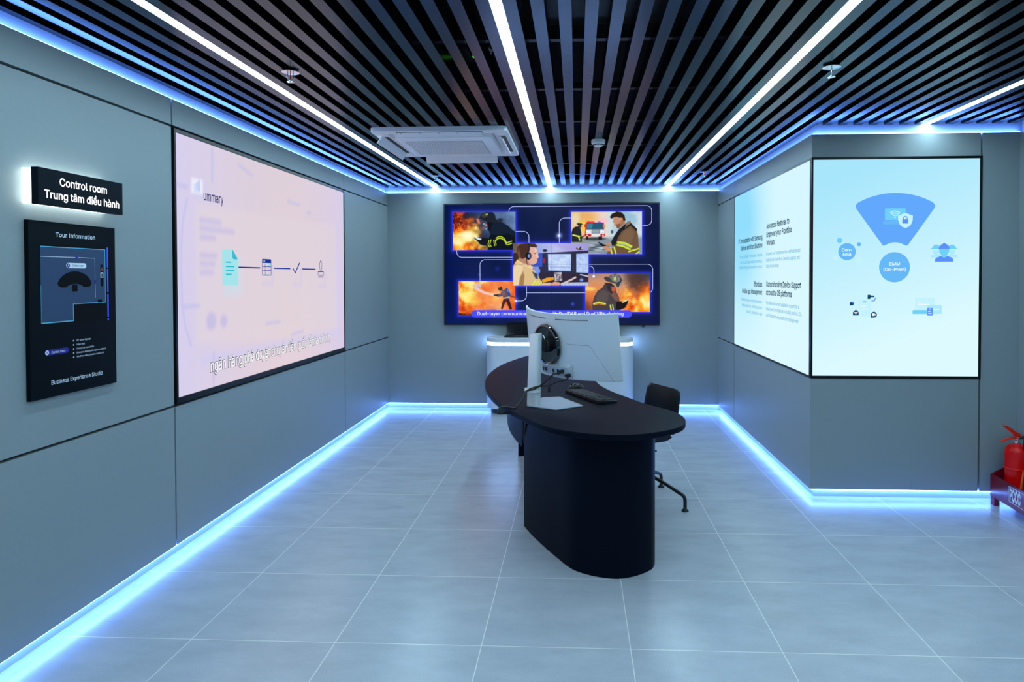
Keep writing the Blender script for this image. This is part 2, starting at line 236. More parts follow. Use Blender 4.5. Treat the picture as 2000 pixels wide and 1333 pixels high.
    GLYPHS[_c] = (int(_r[0]), [[tuple(int(k) / 400 for k in q.split(',')) for q in o.split(' ')] for o in _r[1:]])
_tc = {}


def _area(o):
    return sum(o[i - 1][0] * o[i][1] - o[i][0] * o[i - 1][1] for i in range(len(o))) / 2


def _inside(p, o):
    c = False
    for i in range(len(o)):
        (x0_, y0_), (x1_, y1_) = o[i - 1], o[i]
        if (y0_ > p[1]) != (y1_ > p[1]) and p[0] < (x1_ - x0_) * (p[1] - y0_) / (y1_ - y0_) + x0_:
            c = not c
    return c


def glyph_geo(ch, bold):
    """filled letter: every solid outline is filled on its own together with the holes in it"""
    k = (ch, bold)
    if k in _tc:
        return _tc[k]
    outs = GLYPHS[ch][1]
    V, F = [], []
    if outs:
        sign = _area(max(outs, key=lambda o: abs(_area(o)))) > 0
        solid = [o for o in outs if (_area(o) > 0) == sign]
        holes = [o for o in outs if (_area(o) > 0) != sign]
        for so in solid:
            grp = [so] + [h for h in holes if _inside(h[0], so)]
            cu = D.curves.new('tmp', 'CURVE')
            cu.dimensions = '2D'
            cu.fill_mode = 'BOTH'
            cu.offset = bold
            for o in grp:
                sp = cu.splines.new('POLY')
                sp.points.add(len(o) - 1)
                sp.points.foreach_set('co', [c for q in o for c in (q[0], q[1], 0, 1)])
                sp.use_cyclic_u = True
            ob = D.objects.new('tmp', cu)
            COL.objects.link(ob)
            ev = ob.evaluated_get(bpy.context.evaluated_depsgraph_get())
            me = ev.to_mesh()
            n = len(V)
            V += [tuple(p.co) for p in me.vertices]
            F += [tuple(i + n for i in p.vertices) for p in me.polygons]
            ev.to_mesh_clear()
            D.objects.remove(ob)
            D.curves.remove(cu)
    _tc[k] = (V, F)
    return _tc[k]


def text_geo(body, bold=0.0):
    v, f, x = [], [], 0.0
    for ch in body:
        gv, gf = glyph_geo(ch, bold)
        n = len(v)
        v += [(p[0] + x, p[1], 0) for p in gv]
        f += [tuple(i + n for i in q) for q in gf]
        x += GLYPHS[ch][0] / 400
    return v, f


def text(g, body, org, right, up, width, cap=None, align='l', bold=0.0, mi=0):
    """lettering as flat faces: org = baseline start (or end / middle), width = full width, cap = capital height"""
    v, f = text_geo(body, bold)
    x0 = min(p[0] for p in v)
    x1 = max(p[0] for p in v)
    sx = width / (x1 - x0)
    sy = (cap / 0.5075) if cap else sx
    o, r, u = Vector(org), Vector(right), Vector(up)
    off = {'l': x0, 'r': x1, 'c': (x0 + x1) / 2}[align]
    g.add([o + r * ((p[0] - off) * sx) + u * (p[1] * sy) for p in v], f, mi)


def line_part(name, mat, parent, *args, **kw):
    g_ = G()
    text(g_, *args, **kw)
    return g_.build(name, mat, parent)


def rrect(x0, y0, x1, y1, r, n=8):
    pts = []
    for cx, cy, a in ((x1 - r, y0 + r, -90), (x1 - r, y1 - r, 0), (x0 + r, y1 - r, 90), (x0 + r, y0 + r, 180)):
        for k in range(n + 1):
            t = math.radians(a + 90 * k / n)
            pts.append((cx + r * math.cos(t), cy + r * math.sin(t)))
    return pts


def circ(cx, cy, r, n=40, a0=0, a1=360, ry=None):
    ry = ry or r
    full = abs(a1 - a0) == 360
    return [(cx + r * math.cos(math.radians(a0 + (a1 - a0) * k / (n if full else n - 1))),
             cy + ry * math.sin(math.radians(a0 + (a1 - a0) * k / (n if full else n - 1)))) for k in range(n)]


def catmull(P, n=6, closed=True):
    P = [Vector(p) for p in P]
    out = []
    N = len(P)
    rng = range(N) if closed else range(N - 1)
    for i in rng:
        g_ = (lambda k: P[k % N]) if closed else (lambda k: P[max(0, min(N - 1, k))])
        a, b, c, d = g_(i - 1), g_(i), g_(i + 1), g_(i + 2)
        for k in range(n):
            t = k / n
            out.append(0.5 * ((2 * b) + (c - a) * t + (2 * a - 5 * b + 4 * c - d) * t * t + (3 * b - a - 3 * c + d) * t ** 3))
    if not closed:
        out.append(P[-1])
    return out


class Flat:
    """draws on an upright plane; (u, v) = (along, up) in metres, n = towards the viewer"""
    def __init__(s, fn):
        s.fn = fn

    def poly(s, g, pts, d=0.0, mi=0):
        g.ngon([s.fn(u, v, d) for u, v in pts], mi)

    def line(s, g, pts, wd, d=0.0, mi=0):
        P = [Vector((a, b)) for a, b in pts]
        L, Rr = [], []
        for i, p in enumerate(P):
            t = (P[min(i + 1, len(P) - 1)] - P[max(0, i - 1)]).normalized()
            nn = Vector((-t.y, t.x)) * wd / 2
            L.append(p + nn)
            Rr.append(p - nn)
        for i in range(len(P) - 1):
            s.poly(g, [L[i], L[i + 1], Rr[i + 1], Rr[i]], d, mi)


# ------------------------------------------------------------------ raster painting for screen pictures
class Cv:
    def __init__(s, x0, y0, x1, y1, step, bg):
        s.W = max(2, int(round((x1 - x0) / step)) + 1)
        s.H = max(2, int(round((y1 - y0) / step)) + 1)
        s.b = (x0, y0, x1, y1)
        s.X, s.Y = np.meshgrid(np.linspace(x0, x1, s.W), np.linspace(y0, y1, s.H))
        s.step = step
        s.a = np.zeros((s.H, s.W, 3)) + np.array(bg, float)

    def put(s, m, col):
        m = np.clip(m, 0, 1)[..., None]
        s.a = s.a * (1 - m) + np.asarray(col, float) * m

    def sd(s, pts, closed=True):
        P = np.array(pts, float)
        d = np.full(s.X.shape, 1e9)
        ins = np.zeros(s.X.shape, bool)
        n = len(P)
        for i in range(n if closed else n - 1):
            a, b = P[i], P[(i + 1) % n]
            e = b - a
            L = max((e ** 2).sum(), 1e-9)
            t = np.clip(((s.X - a[0]) * e[0] + (s.Y - a[1]) * e[1]) / L, 0, 1)
            d = np.minimum(d, np.hypot(s.X - a[0] - t * e[0], s.Y - a[1] - t * e[1]))
            if closed:
                c = ((a[1] > s.Y) != (b[1] > s.Y)) & (s.X < e[0] * (s.Y - a[1]) / (e[1] if abs(e[1]) > 1e-9 else 1e-9) + a[0])
                ins ^= c
        return np.where(ins, -d, d)

    def poly(s, pts, col, soft=None, k=1.0):
        soft = soft or s.step * 1.2
        s.put(np.clip(0.5 - s.sd(pts) / soft, 0, 1) * k, col)

    def line(s, pts, wd, col, soft=None, k=1.0):
        soft = soft or s.step * 1.2
        s.put(np.clip(0.5 - (s.sd(pts, False) - wd / 2) / soft, 0, 1) * k, col)

    def ell(s, cx, cy, rx, ry, col, soft=None, k=1.0, rot=0):
        soft = soft or s.step * 1.2
        c, si = math.cos(rot), math.sin(rot)
        x, y = s.X - cx, s.Y - cy
        u, v = (x * c + y * si) / rx, (-x * si + y * c) / ry
        s.put(np.clip(0.5 - (np.hypot(u, v) - 1) * min(rx, ry) / soft, 0, 1) * k, col)

    def noise(s, sc, seed=0, octv=4, sx=1.0, sy=1.0):
        rng = np.random.RandomState(seed)
        out = np.zeros(s.X.shape)
        amp, tot = 1.0, 0.0
        for o in range(octv):
            gdim = 64
            gr = rng.rand(gdim, gdim)
            u = (s.X - s.b[0]) / sc * sx * 2 ** o
            v = (s.Y - s.b[1]) / sc * sy * 2 ** o
            iu, iv = np.floor(u).astype(int), np.floor(v).astype(int)
            fu, fv = u - iu, v - iv
            fu, fv = fu * fu * (3 - 2 * fu), fv * fv * (3 - 2 * fv)
            q = lambda a, b: gr[b % gdim, a % gdim]
            out += amp * ((q(iu, iv) * (1 - fu) + q(iu + 1, iv) * fu) * (1 - fv) + (q(iu, iv + 1) * (1 - fu) + q(iu + 1, iv + 1) * fu) * fv)
            tot += amp
            amp *= 0.55
        return out / tot

    def ramp(s, val, stops):
        xs = [a for a, _ in stops]
        return np.stack([np.interp(val, xs, [c[k] for _, c in stops]) for k in range(3)], -1)

    def mesh(s, name, fn, mat, parent):
        """fn(x, y) -> world corner mapping (affine), rows run downwards"""
        x0, y0, x1, y1 = s.b
        o = np.array(fn(x0, y0))
        ex = np.array(fn(x1, y0)) - o
        ey = np.array(fn(x0, y1)) - o
        if parent is not None:
            o = o - np.array(ORG[parent])
        tu = (s.X - x0) / (x1 - x0)
        tv = (s.Y - y0) / (y1 - y0)
        co = o + tu[..., None] * ex + tv[..., None] * ey
        W, H = s.W, s.H
        i = np.arange(W * H).reshape(H, W)
        q = np.stack([i[1:, :-1], i[1:, 1:], i[:-1, 1:], i[:-1, :-1]], -1).reshape(-1, 4)
        me = D.meshes.new(name)
        me.vertices.add(W * H)
        me.vertices.foreach_set('co', co.reshape(-1))
        me.loops.add(q.size)
        me.loops.foreach_set('vertex_index', q.reshape(-1).astype(np.int32))
        me.polygons.add(len(q))
        me.polygons.foreach_set('loop_start', np.arange(0, q.size, 4, dtype=np.int32))
        me.update(calc_edges=True)
        me.validate()
        c = np.clip(s.a / 255.0, 0, 1)
        c = np.where(c <= 0.04045, c / 12.92, ((c + 0.055) / 1.055) ** 2.4)
        ca = me.color_attributes.new('Col', 'FLOAT_COLOR', 'POINT')
        ca.data.foreach_set('color', np.concatenate([c, np.ones((H, W, 1))], -1).reshape(-1).astype(np.float32))
        me.materials.append(mat)
        ob = D.objects.new(name, me)
        link(ob, parent)
        if parent is not None:
            ORG[ob] = ORG[parent]
        return ob


# ------------------------------------------------------------------ materials
M_ = {}
M_['wall'] = pbr('wall_laminate', (0.275, 0.322, 0.336), 0.48, spec=0.4, noise=(260, 0.10), bump=0.15)
M_['seam'] = pbr('seam_black', (0.002, 0.002, 0.003), 0.7, spec=0.1)
M_['white_trim'] = pbr('white_trim', (0.36, 0.40, 0.46), 0.5)
M_['slat'] = pbr('slat_black', (0.0015, 0.003, 0.005), 0.25, spec=0.5)
M_['slat'].node_tree.nodes['Principled BSDF'].inputs['IOR'].default_value = 1.50
M_['slat'].node_tree.nodes['Principled BSDF'].inputs['Specular Tint'].default_value = (0.30, 0.62, 1.0, 1)
M_['plenum'] = pbr('plenum_black', (0.006, 0.006, 0.007), 0.8, noise=(3, 0.4))
M_['rail'] = pbr('rail_metal', (0.05, 0.05, 0.055), 0.45, metal=0.6)
M_['linear'] = emit('linear_light', (0.56, 0.86, 1.0), LINEAR_STRENGTH)
M_['alu'] = pbr('aluminium', (0.55, 0.58, 0.62), 0.35, metal=0.8)
M_['cove'] = emit('cove_led', (0.115, 0.29, 1.0), COVE_STRENGTH)
M_['counter_led'] = emit('counter_led', (0.28, 0.48, 1.0), 42.0)
M_['white_plastic'] = pbr('white_plastic', (0.90, 0.91, 0.92), 0.35)
M_['white_grille'] = pbr('white_grille', (0.50, 0.53, 0.56), 0.5)
M_['dark_gap'] = pbr('dark_gap', (0.02, 0.022, 0.025), 0.6)
M_['chrome'] = pbr('chrome', (0.75, 0.77, 0.8), 0.18, metal=1.0)
M_['red_glass'] = pbr('red_bulb', (0.45, 0.02, 0.02), 0.1)
M_['desk'] = pbr('desk_black', (0.0035, 0.0058, 0.012), 0.42, spec=0.035)
M_['black_plastic'] = pbr('black_plastic', (0.007, 0.008, 0.010), 0.4, spec=0.4)
M_['chair'] = pbr('chair_black', (0.005, 0.006, 0.008), 0.45, spec=0.3)
M_['black_metal'] = pbr('black_metal', (0.012, 0.012, 0.014), 0.3, metal=0.3)
M_['gloss_black'] = pbr('gloss_black', (0.008, 0.008, 0.012), 0.06, spec=0.8, coat=0.6)
M_['silver_plate'] = pbr('silver_plate', (0.36, 0.40, 0.48), 0.38, metal=0.3)
M_['mouse'] = pbr('mouse_black', (0.006, 0.007, 0.009), 0.28, spec=0.35)
M_['silver'] = pbr('silver_paint', (0.72, 0.75, 0.79), 0.38, metal=0.20, noise=(300, 0.04))
M_['silver_dark'] = pbr('silver_seam', (0.16, 0.18, 0.20), 0.5)
M_['clear'] = pbr('clear_cover', (0.42, 0.46, 0.52), 0.12, spec=0.8, coat=0.5)
M_['counter'] = pbr('counter_silver', (0.70, 0.74, 0.80), 0.36, metal=0.12, noise=(200, 0.05))
M_['plinth'] = pbr('plinth_dark', (0.03, 0.04, 0.05), 0.5)
M_['bezel'] = pbr('bezel_black', (0.004, 0.006, 0.008), 0.3, spec=0.2)
M_['panel_body'] = pbr('panel_body', (0.010, 0.013, 0.020), 0.3)
M_['sign'] = pbr('sign_black', (0.003, 0.007, 0.012), 0.45, spec=0.07)
M_['board'] = pbr('board_black', (0.002, 0.005, 0.008), 0.4, spec=0.07)
M_['acrylic'] = emit('lit_acrylic', (0.86, 1.0, 0.98), 5.0)
M_['letter_lit'] = emit('lit_letters', (0.95, 0.97, 1.0), 2.2)
M_['print_white'] = pbr('print_white', (0.80, 0.86, 0.95), 0.5)
M_['red_box'] = pbr('red_box', (0.20, 0.002, 0.016), 0.25, spec=0.3)
M_['red_ext'] = pbr('red_extinguisher', (0.85, 0.004, 0.006), 0.22, spec=0.3)
M_['red_bright'] = pbr('red_handle', (1.0, 0.03, 0.012), 0.35, spec=0.3)
M_['orange'] = pbr('orange_tag', (0.85, 0.16, 0.03), 0.45)
M_['rubber'] = pbr('rubber', (0.010, 0.010, 0.011), 0.55)
M_['pic'] = vcol_emit('screen_picture')


def floor_material():
    m = D.materials.new('floor_tiles')
    m.use_nodes = True
    nt = m.node_tree
    b = nt.nodes['Principled BSDF']
    tc = nt.nodes.new('ShaderNodeTexCoord')
    sp = nt.nodes.new('ShaderNodeSeparateXYZ')
    nt.links.new(tc.outputs['Object'], sp.inputs[0])

    def math_(op, a, bb=None):
        n = nt.nodes.new('ShaderNodeMath')
        n.operation = op
        for i, x in enumerate((a, bb)):
            if x is None:
                continue
            if isinstance(x, (int, float)):
                n.inputs[i].default_value = x
            else:
                nt.links.new(x, n.inputs[i])
        return n.outputs[0]

    def edge(ax):
        q = math_('DIVIDE', sp.outputs[ax], 0.6)
        q = math_('ADD', q, 40.5)
        q = math_('FRACT', q)
        q = math_('SUBTRACT', q, 0.5)
        q = math_('ABSOLUTE', q)
        return math_('LESS_THAN', q, 0.0018 / 0.6)
    mask = math_('MAXIMUM', edge(0), edge(1))
    # tile tone
    fl = []
    for ax in (0, 1):
        q = math_('DIVIDE', sp.outputs[ax], 0.6)
        fl.append(math_('FLOOR', q))
    cb = nt.nodes.new('ShaderNodeCombineXYZ')
    nt.links.new(fl[0], cb.inputs[0])
    nt.links.new(fl[1], cb.inputs[1])
    wn = nt.nodes.new('ShaderNodeTexWhiteNoise')
    nt.links.new(cb.outputs[0], wn.inputs['Vector'])
    n1 = nt.nodes.new('ShaderNodeTexNoise')
    n1.inputs['Scale'].default_value = 3.5
    n1.inputs['Detail'].default_value = 9
    n1.inputs['Roughness'].default_value = 0.62
    va = nt.nodes.new('ShaderNodeVectorMath')
    va.operation = 'MULTIPLY_ADD'
    va.inputs[1].default_value = (1, 2.2, 1)
    nt.links.new(tc.outputs['Object'], va.inputs[0])
    nt.links.new(wn.outputs['Color'], va.inputs[2])
    nt.links.new(va.outputs[0], n1.inputs['Vector'])
    n2 = nt.nodes.new('ShaderNodeTexNoise')
    n2.inputs['Scale'].default_value = 160
    n2.inputs['Detail'].default_value = 3
    nt.links.new(tc.outputs['Object'], n2.inputs['Vector'])
    f1 = math_('MULTIPLY_ADD', n1.outputs['Fac'], 0.7)
    nt.nodes[-1].inputs[2].default_value = 0.0
    f2 = math_('MULTIPLY', n2.outputs['Fac'], 0.3)
    ff = math_('ADD', f1, f2)
    rp = nt.nodes.new('ShaderNodeValToRGB')
    rp.color_ramp.elements[0].position = 0.30
    rp.color_ramp.elements[0].color = (0.375, 0.398, 0.470, 1)
    rp.color_ramp.elements[1].position = 0.70
    rp.color_ramp.elements[1].color = (0.510, 0.532, 0.610, 1)
    nt.links.new(ff, rp.inputs[0])
    mx = nt.nodes.new('ShaderNodeMix')
    mx.data_type = 'RGBA'
    nt.links.new(mask, mx.inputs['Factor'])
    nt.links.new(rp.outputs[0], mx.inputs['A'])
    mx.inputs['B'].default_value = (0.80, 0.80, 0.78, 1)
    nt.links.new(mx.outputs['Result'], b.inputs['Base Color'])
    b.inputs['Roughness'].default_value = 0.27
    b.inputs['Specular IOR Level'].default_value = 0.6
    return m


M_['floor'] = floor_material()

# ------------------------------------------------------------------ room shell
XL, YB, XR, YF, XS = -0.548, 4.705, 3.150, 1.836, 4.493     # faces of the panels
DR = 0.037                                                   # recess of plinth and fascia
Z0, Z1, ZS = 0.060, 2.434, 2.500                              # panel foot, panel head, slat underside
YN = -4.6
TOP = 3.05

g = G()
g.box((-0.66, YN, -0.05), (4.60, 4.80, 0.0))
g.build('floor', M_['floor'], kind='structure')

SL = 0.030   # panel slab thickness


def slabs(g, axis, face, out, rects, mi=0):
    """rects in (along, z); face coordinate; out = +1/-1 direction of the room"""
    for a0, a1, z0, z1 in rects:
        f0, f1 = sorted((face, face - out * SL))
        if axis == 'x':
            g.box((f0, a0, z0), (f1, a1, z1), mi)
        else:
            g.box((a0, f0, z0), (a1, f1, z1), mi)


gp = 0.006
ZA, ZB = 0.806, 2.290     # horizontal seams
g = G()
rows = [(Z0, ZA - gp), (ZA + gp, ZB - gp), (ZB + gp, Z1)]
cols = [(YN, -1.775), (-1.765, 0.772 - gp), (0.772 + gp, 3.32 - gp), (3.32 + gp, YB)]
slabs(g, 'x', XL, 1, [(c0, c1, r0, r1) for ci, (c0, c1) in enumerate(cols) for ri, (r0, r1) in enumerate(rows) if not (ci == 2 and ri == 1)])
g.box((XL - 0.075, YN, Z0), (XL - 0.031, YB + 0.06, Z1), 1)
g.box((XL - 0.075, YN, ZS + 0.08), (XL - 0.040, YB + 0.06, TOP), 1)
g.build('wall_left', [M_['wall'], M_['seam']], kind='structure')

g = G()
g.box((XL - 0.001, YB, Z0), (XR + 0.001, YB + SL, Z1), 0)
g.box((XL - 0.03, YB + 0.031, Z0), (XR + 0.03, YB + 0.075, Z1), 1)
g.box((XL - 0.03, YB + 0.04, ZS + 0.08), (XR + 0.03, YB + 0.075, TOP), 1)
g.build('wall_back', [M_['wall'], M_['seam']], kind='structure')

g = G()
zc, zd = 0.812, 2.276
slabs(g, 'x', XR, -1, [(3.957 + gp, YB, Z0, zc - gp), (3.957 + gp, YB, zc + gp, zd - gp), (3.957 + gp, YB, zd + gp, Z1),
                       (YF + 0.0301, 3.957 - gp, Z0, zc - gp), (YF + 0.0301, 3.957 - gp, zd + gp, Z1)])
g.box((XR + 0.031, YF + 0.034, Z0), (XR + 0.075, YB + 0.03, Z1), 1)
g.box((XR + 0.04, YF + 0.034, ZS + 0.08), (XR + 0.075, YB + 0.03, TOP), 1)
g.build('wall_right', [M_['wall'], M_['seam']], kind='structure')

g = G()
slabs(g, 'y', YF, -1, [(XR, 4.25 - gp, Z0, zc - gp), (XR, 4.25 - gp, zd + gp, Z1), (4.25 + gp, XS, Z0, Z1)])
g.box((XR + 0.034, YF + 0.031, Z0), (XS + 0.03, YF + 0.075, Z1), 1)
g.box((XR + 0.040, YF + 0.040, ZS + 0.08), (XS + 0.03, YF + 0.075, TOP), 1)
g.build('wall_front', [M_['wall'], M_['seam']], kind='structure')

g = G()
g.box((XS, YN, Z0), (XS + SL, YF - 0.0005, Z1), 0)
g.box((XS + 0.031, YN, Z0), (XS + 0.075, YF + 0.03, Z1), 1)
g.box((XS + 0.04, YN, ZS + 0.08), (XS + 0.075, YF + 0.03, TOP), 1)
g.build('wall_side', [M_['wall'], M_['seam']], kind='structure')


def strip_box(name, z0, z1):
    for nm, a, b in (('left', (XL - 0.075, YN, z0), (XL - DR, YB + DR, z1)),
                     ('back', (XL - DR, YB + DR, z0), (XR + DR, YB + 0.075, z1)),
                     ('right', (XR + DR, YF + DR, z0), (XR + 0.075, YB + DR, z1)),
                     ('front', (XR + 0.0755, YF + DR, z0), (XS + DR, YF + 0.075, z1)),
                     ('side', (XS + DR, YN, z0), (XS + 0.075, YF + DR, z1))):
        yield nm, a, b


for nm, a, b in strip_box('baseboard', 0.0, Z0):
    G().box(a, b).build('baseboard_' + nm, M_['white_trim'], kind='structure')
for i, (nm, a, b) in enumerate(strip_box('trim', Z1, ZS + 0.08)):
    G().box(a, b).build('trim_%d' % (i + 1), M_['white_trim'], kind='structure')

# ------------------------------------------------------------------ ceiling: black blades, soffit above
LX = [-0.010, 1.289, 2.607, 3.908]
cent = [LX[0] - 0.05 - 0.1 * k for k in range(5)]
for i in range(3):
    sp = (LX[i + 1] - LX[i]) / 13
    cent += [LX[i] + (k + 0.5) * sp for k in range(13)]
cent += [LX[3] + 0.05 + 0.1 * k for k in range(6)]
g = G()
for c in cent:
    ye = YB + DR - 0.004 if c < XR + 0.03 else YF + DR - 0.004
    g.box((c - 0.025, YN, ZS), (c + 0.025, ye, ZS + 0.085))
g.box((XL - DR + 0.001, YN, ZS), (-0.546, YB + DR - 0.004, ZS + 0.085))
g.build('ceiling', M_['slat'], kind='structure')
g = G()
g.box((-0.66, YN, TOP), (4.60, 4.80, TOP + 0.05))
g.box((-0.62, YN - 0.05, ZS + 0.086), (4.56, YN, TOP))
g.build('ceiling_soffit', M_['plenum'], kind='structure')
g = G()
for y in (-2.0, -1.2, -0.4, 0.45, 1.25, 2.05, 2.9, 3.75, 4.45):
    xe = XR if y > YF else XS
    g.box((-0.57, y - 0.02, ZS + 0.087), (xe, y + 0.02, ZS + 0.125))
    for x in (0.85, 1.55, 2.25):
        g.box((x + 0.09, y - 0.004, ZS + 0.125), (x + 0.098, y + 0.004, TOP))
g.build('trim_6', M_['rail'], kind='structure')

# ------------------------------------------------------------------ lights
LN = ['white linear ceiling light nearest the left wall', 'white linear ceiling light right of the air conditioner',
      'white linear ceiling light between the smoke detector and the right wall', 'short white linear ceiling light ending above the cyan infographic screen']
for i, x in enumerate(LX):
    ye = YB + DR - 0.006 if i < 3 else YF + DR - 0.006
    t = thing('linear_light', (x, 0, ZS), LN[i], 'ceiling light', 'white linear ceiling lights')
    h = G()
    for s in (-1, 1):
        h.box((x + s * 0.0245 - 0.002, YN, ZS + 0.001), (x + s * 0.0245 + 0.002, ye, ZS + 0.05))
    h.box((x - 0.022, YN, ZS + 0.02), (x + 0.022, ye, ZS + 0.05))
    h.build('housing', M_['alu'], t)
    G().box((x - 0.0222, YN, ZS + 0.002), (x + 0.0222, ye, ZS + 0.012)).build('diffuser', M_['linear'], t)


def cove(label, a, b):
    tag(G().box(a, b).build('led_strip', M_['cove']), label, 'light strip', 'blue cove light strips')


for lab, zz0, zz1 in (('along the floor', Z0 - 0.010, Z0 - 0.002), ('at the ceiling edge', Z1 + 0.001, Z1 + 0.007)):
    cove('blue LED strip %s of the left wall' % lab, (XL - 0.026, YN, zz0), (XL - 0.014, YB + 0.014, zz1))
    cove('blue LED strip %s of the far wall with the video wall' % lab, (XL - 0.010, YB + 0.014, zz0), (XR + 0.010, YB + 0.026, zz1))
    cove('blue LED strip %s of the wall with the text screen' % lab, (XR + 0.014, YF + 0.028, zz0), (XR + 0.026, YB + 0.012, zz1))
    cove('blue LED strip %s of the wall with the fan diagram screen' % lab, (XR + 0.014, YF + 0.014, zz0), (XS + 0.010, YF + 0.026, zz1))
cove('blue LED strip along the floor behind the fire extinguisher', (XS + 0.014, YN, Z0 - 0.010), (XS + 0.026, YF, Z0 - 0.002))

# ------------------------------------------------------------------ cassette air conditioner
t = thing('cassette_air_conditioner', (0.655, 2.23, 2.50), 'white square cassette air conditioner with open flaps under the slats', 'air conditioner')
x0, x1, y0, y1 = 0.192, 1.120, 1.760, 2.700
g = G()
o = rrect(x0, y0, x1, y1, 0.035, 5)
i_ = rrect(0.285, 1.850, 1.030, 2.610, 0.03, 5)
zt, zb = 2.499, 2.470
for a, b_, z in ((o, i_, zb),):
    n = len(o)
    g.add([(p[0], p[1], z) for p in o] + [(p[0], p[1], z) for p in i_], [(k, (k + 1) % n, (k + 1) % n + n, k + n) for k in range(n)])
g.extr([(p[0], p[1], zb) for p in o], (0, 0, zt - zb), caps=False)
g.extr([(p[0], p[1], zb) for p in i_], (0, 0, zt - zb), caps=False)
g.ngon([(p[0], p[1], zt) for p in o])
g.build('frame', M_['white_plastic'], t, smooth=30)
g = G()
P0 = rrect(0.318, 1.885, 0.998, 2.575, 0.05, 6)
P1 = rrect(0.330, 1.897, 0.986, 2.563, 0.045, 6)
g.loft([[(p[0], p[1], 2.498) for p in P0], [(p[0], p[1], 2.452) for p in P0], [(p[0], p[1], 2.446) for p in P1]])
g.build('intake_panel', M_['white_plastic'], t, smooth=40)
g = G()
g.box((0.375, 1.985, 2.443), (0.925, 2.465, 2.4462))
g.build('intake_grille', M_['white_grille'], t)
gh = G()
for r in range(22):
    for c in range(26):
        px = 0.385 + c * 0.0208 + (0.0104 if r % 2 else 0)
        py = 1.996 + r * 0.0215
        if px < 0.912:
            gh.box((px, py, 2.4418), (px + 0.0125, py + 0.0125, 2.4432))
gh.build('grille_mesh', M_['white_plastic'], t)
# outlets: dark slots and flaps
slots = [((0.36, 1.79), (0.95, 1.838)), ((0.36, 2.622), (0.95, 2.67)), ((0.222, 1.94), (0.272, 2.52)), ((1.043, 1.94), (1.092, 2.52))]
for (a, b_) in slots:
    G().box((a[0], a[1], 2.4692), (b_[0], b_[1], 2.4712)).build('air_outlet', M_['dark_gap'], t)
G().obox((0.655, 1.822, 2.462), ((1, 0, 0), (0, 0.75, -0.66), (0, 0.66, 0.75)), (0.290, 0.022, 0.003)).build('flap', M_['white_plastic'], t)
G().obox((0.655, 2.690, 2.446), ((1, 0, 0), (0, 0.55, -0.83), (0, 0.83, 0.55)), (0.290, 0.034, 0.003)).build('flap', M_['white_plastic'], t)
G().obox((0.222, 2.230, 2.448), ((0, 1, 0), (-0.60, 0, -0.80), (0.8, 0, -0.6)), (0.330, 0.036, 0.003)).build('flap', M_['white_plastic'], t)
G().obox((1.058, 2.230, 2.462), ((0, 1, 0), (0.75, 0, -0.66), (0.66, 0, 0.75)), (0.290, 0.022, 0.003)).build('flap', M_['white_plastic'], t)
for k in range(5):
    xx = 0.39 + k * 0.13
    G().box((xx, 1.795, 2.462), (xx + 0.006, 1.833, 2.4705)).build('outlet_louvre', M_['white_grille'], t)

# ------------------------------------------------------------------ smoke detector, sprinklers, plenum device
t = thing('smoke_detector', (1.745, 2.25, 2.50), 'small white smoke detector hanging below the middle of the slats', 'smoke detector')
g = G().lathe((1.745, 2.25, 0), [(0.050, 2.499), (0.052, 2.488), (0.050, 2.470), (0.036, 2.462), (0.034, 2.455), (0.024, 2.449), (0.0, 2.448)], 28)
g.build('body', M_['white_plastic'], t, smooth=40)
g = G()
for k in range(12):
    a = 2 * math.pi * k / 12
    g.obox((1.745 + 0.0365 * math.cos(a), 2.25 + 0.0365 * math.sin(a), 2.4605), ((-math.sin(a), math.cos(a), 0), (math.cos(a), math.sin(a), -0.3), (0.3, 0, 1)), (0.0065, 0.003, 0.004))
g.build('sensor_slot', M_['dark_gap'], t)
G().tube([(1.775, 2.235, 2.500), (1.785, 2.225, 2.53), (1.79, 2.20, 2.62)], 0.003).build('cable', M_['rail'], t, smooth=60)

SP = [((0.190, 0.553), 0.3, 'chrome fire sprinkler between the left ceiling light and the air conditioner, nearest the camera'),
      ((2.806, 0.603), 1.25, 'chrome fire sprinkler on the brightly lit slats right of the third ceiling light'),
      ((0.190, 3.84), 0.4, 'small chrome fire sprinkler at the far end of the left ceiling light'),
      ((2.806, 3.73), 1.0, 'small chrome fire sprinkler high in the far right corner near the video wall')]


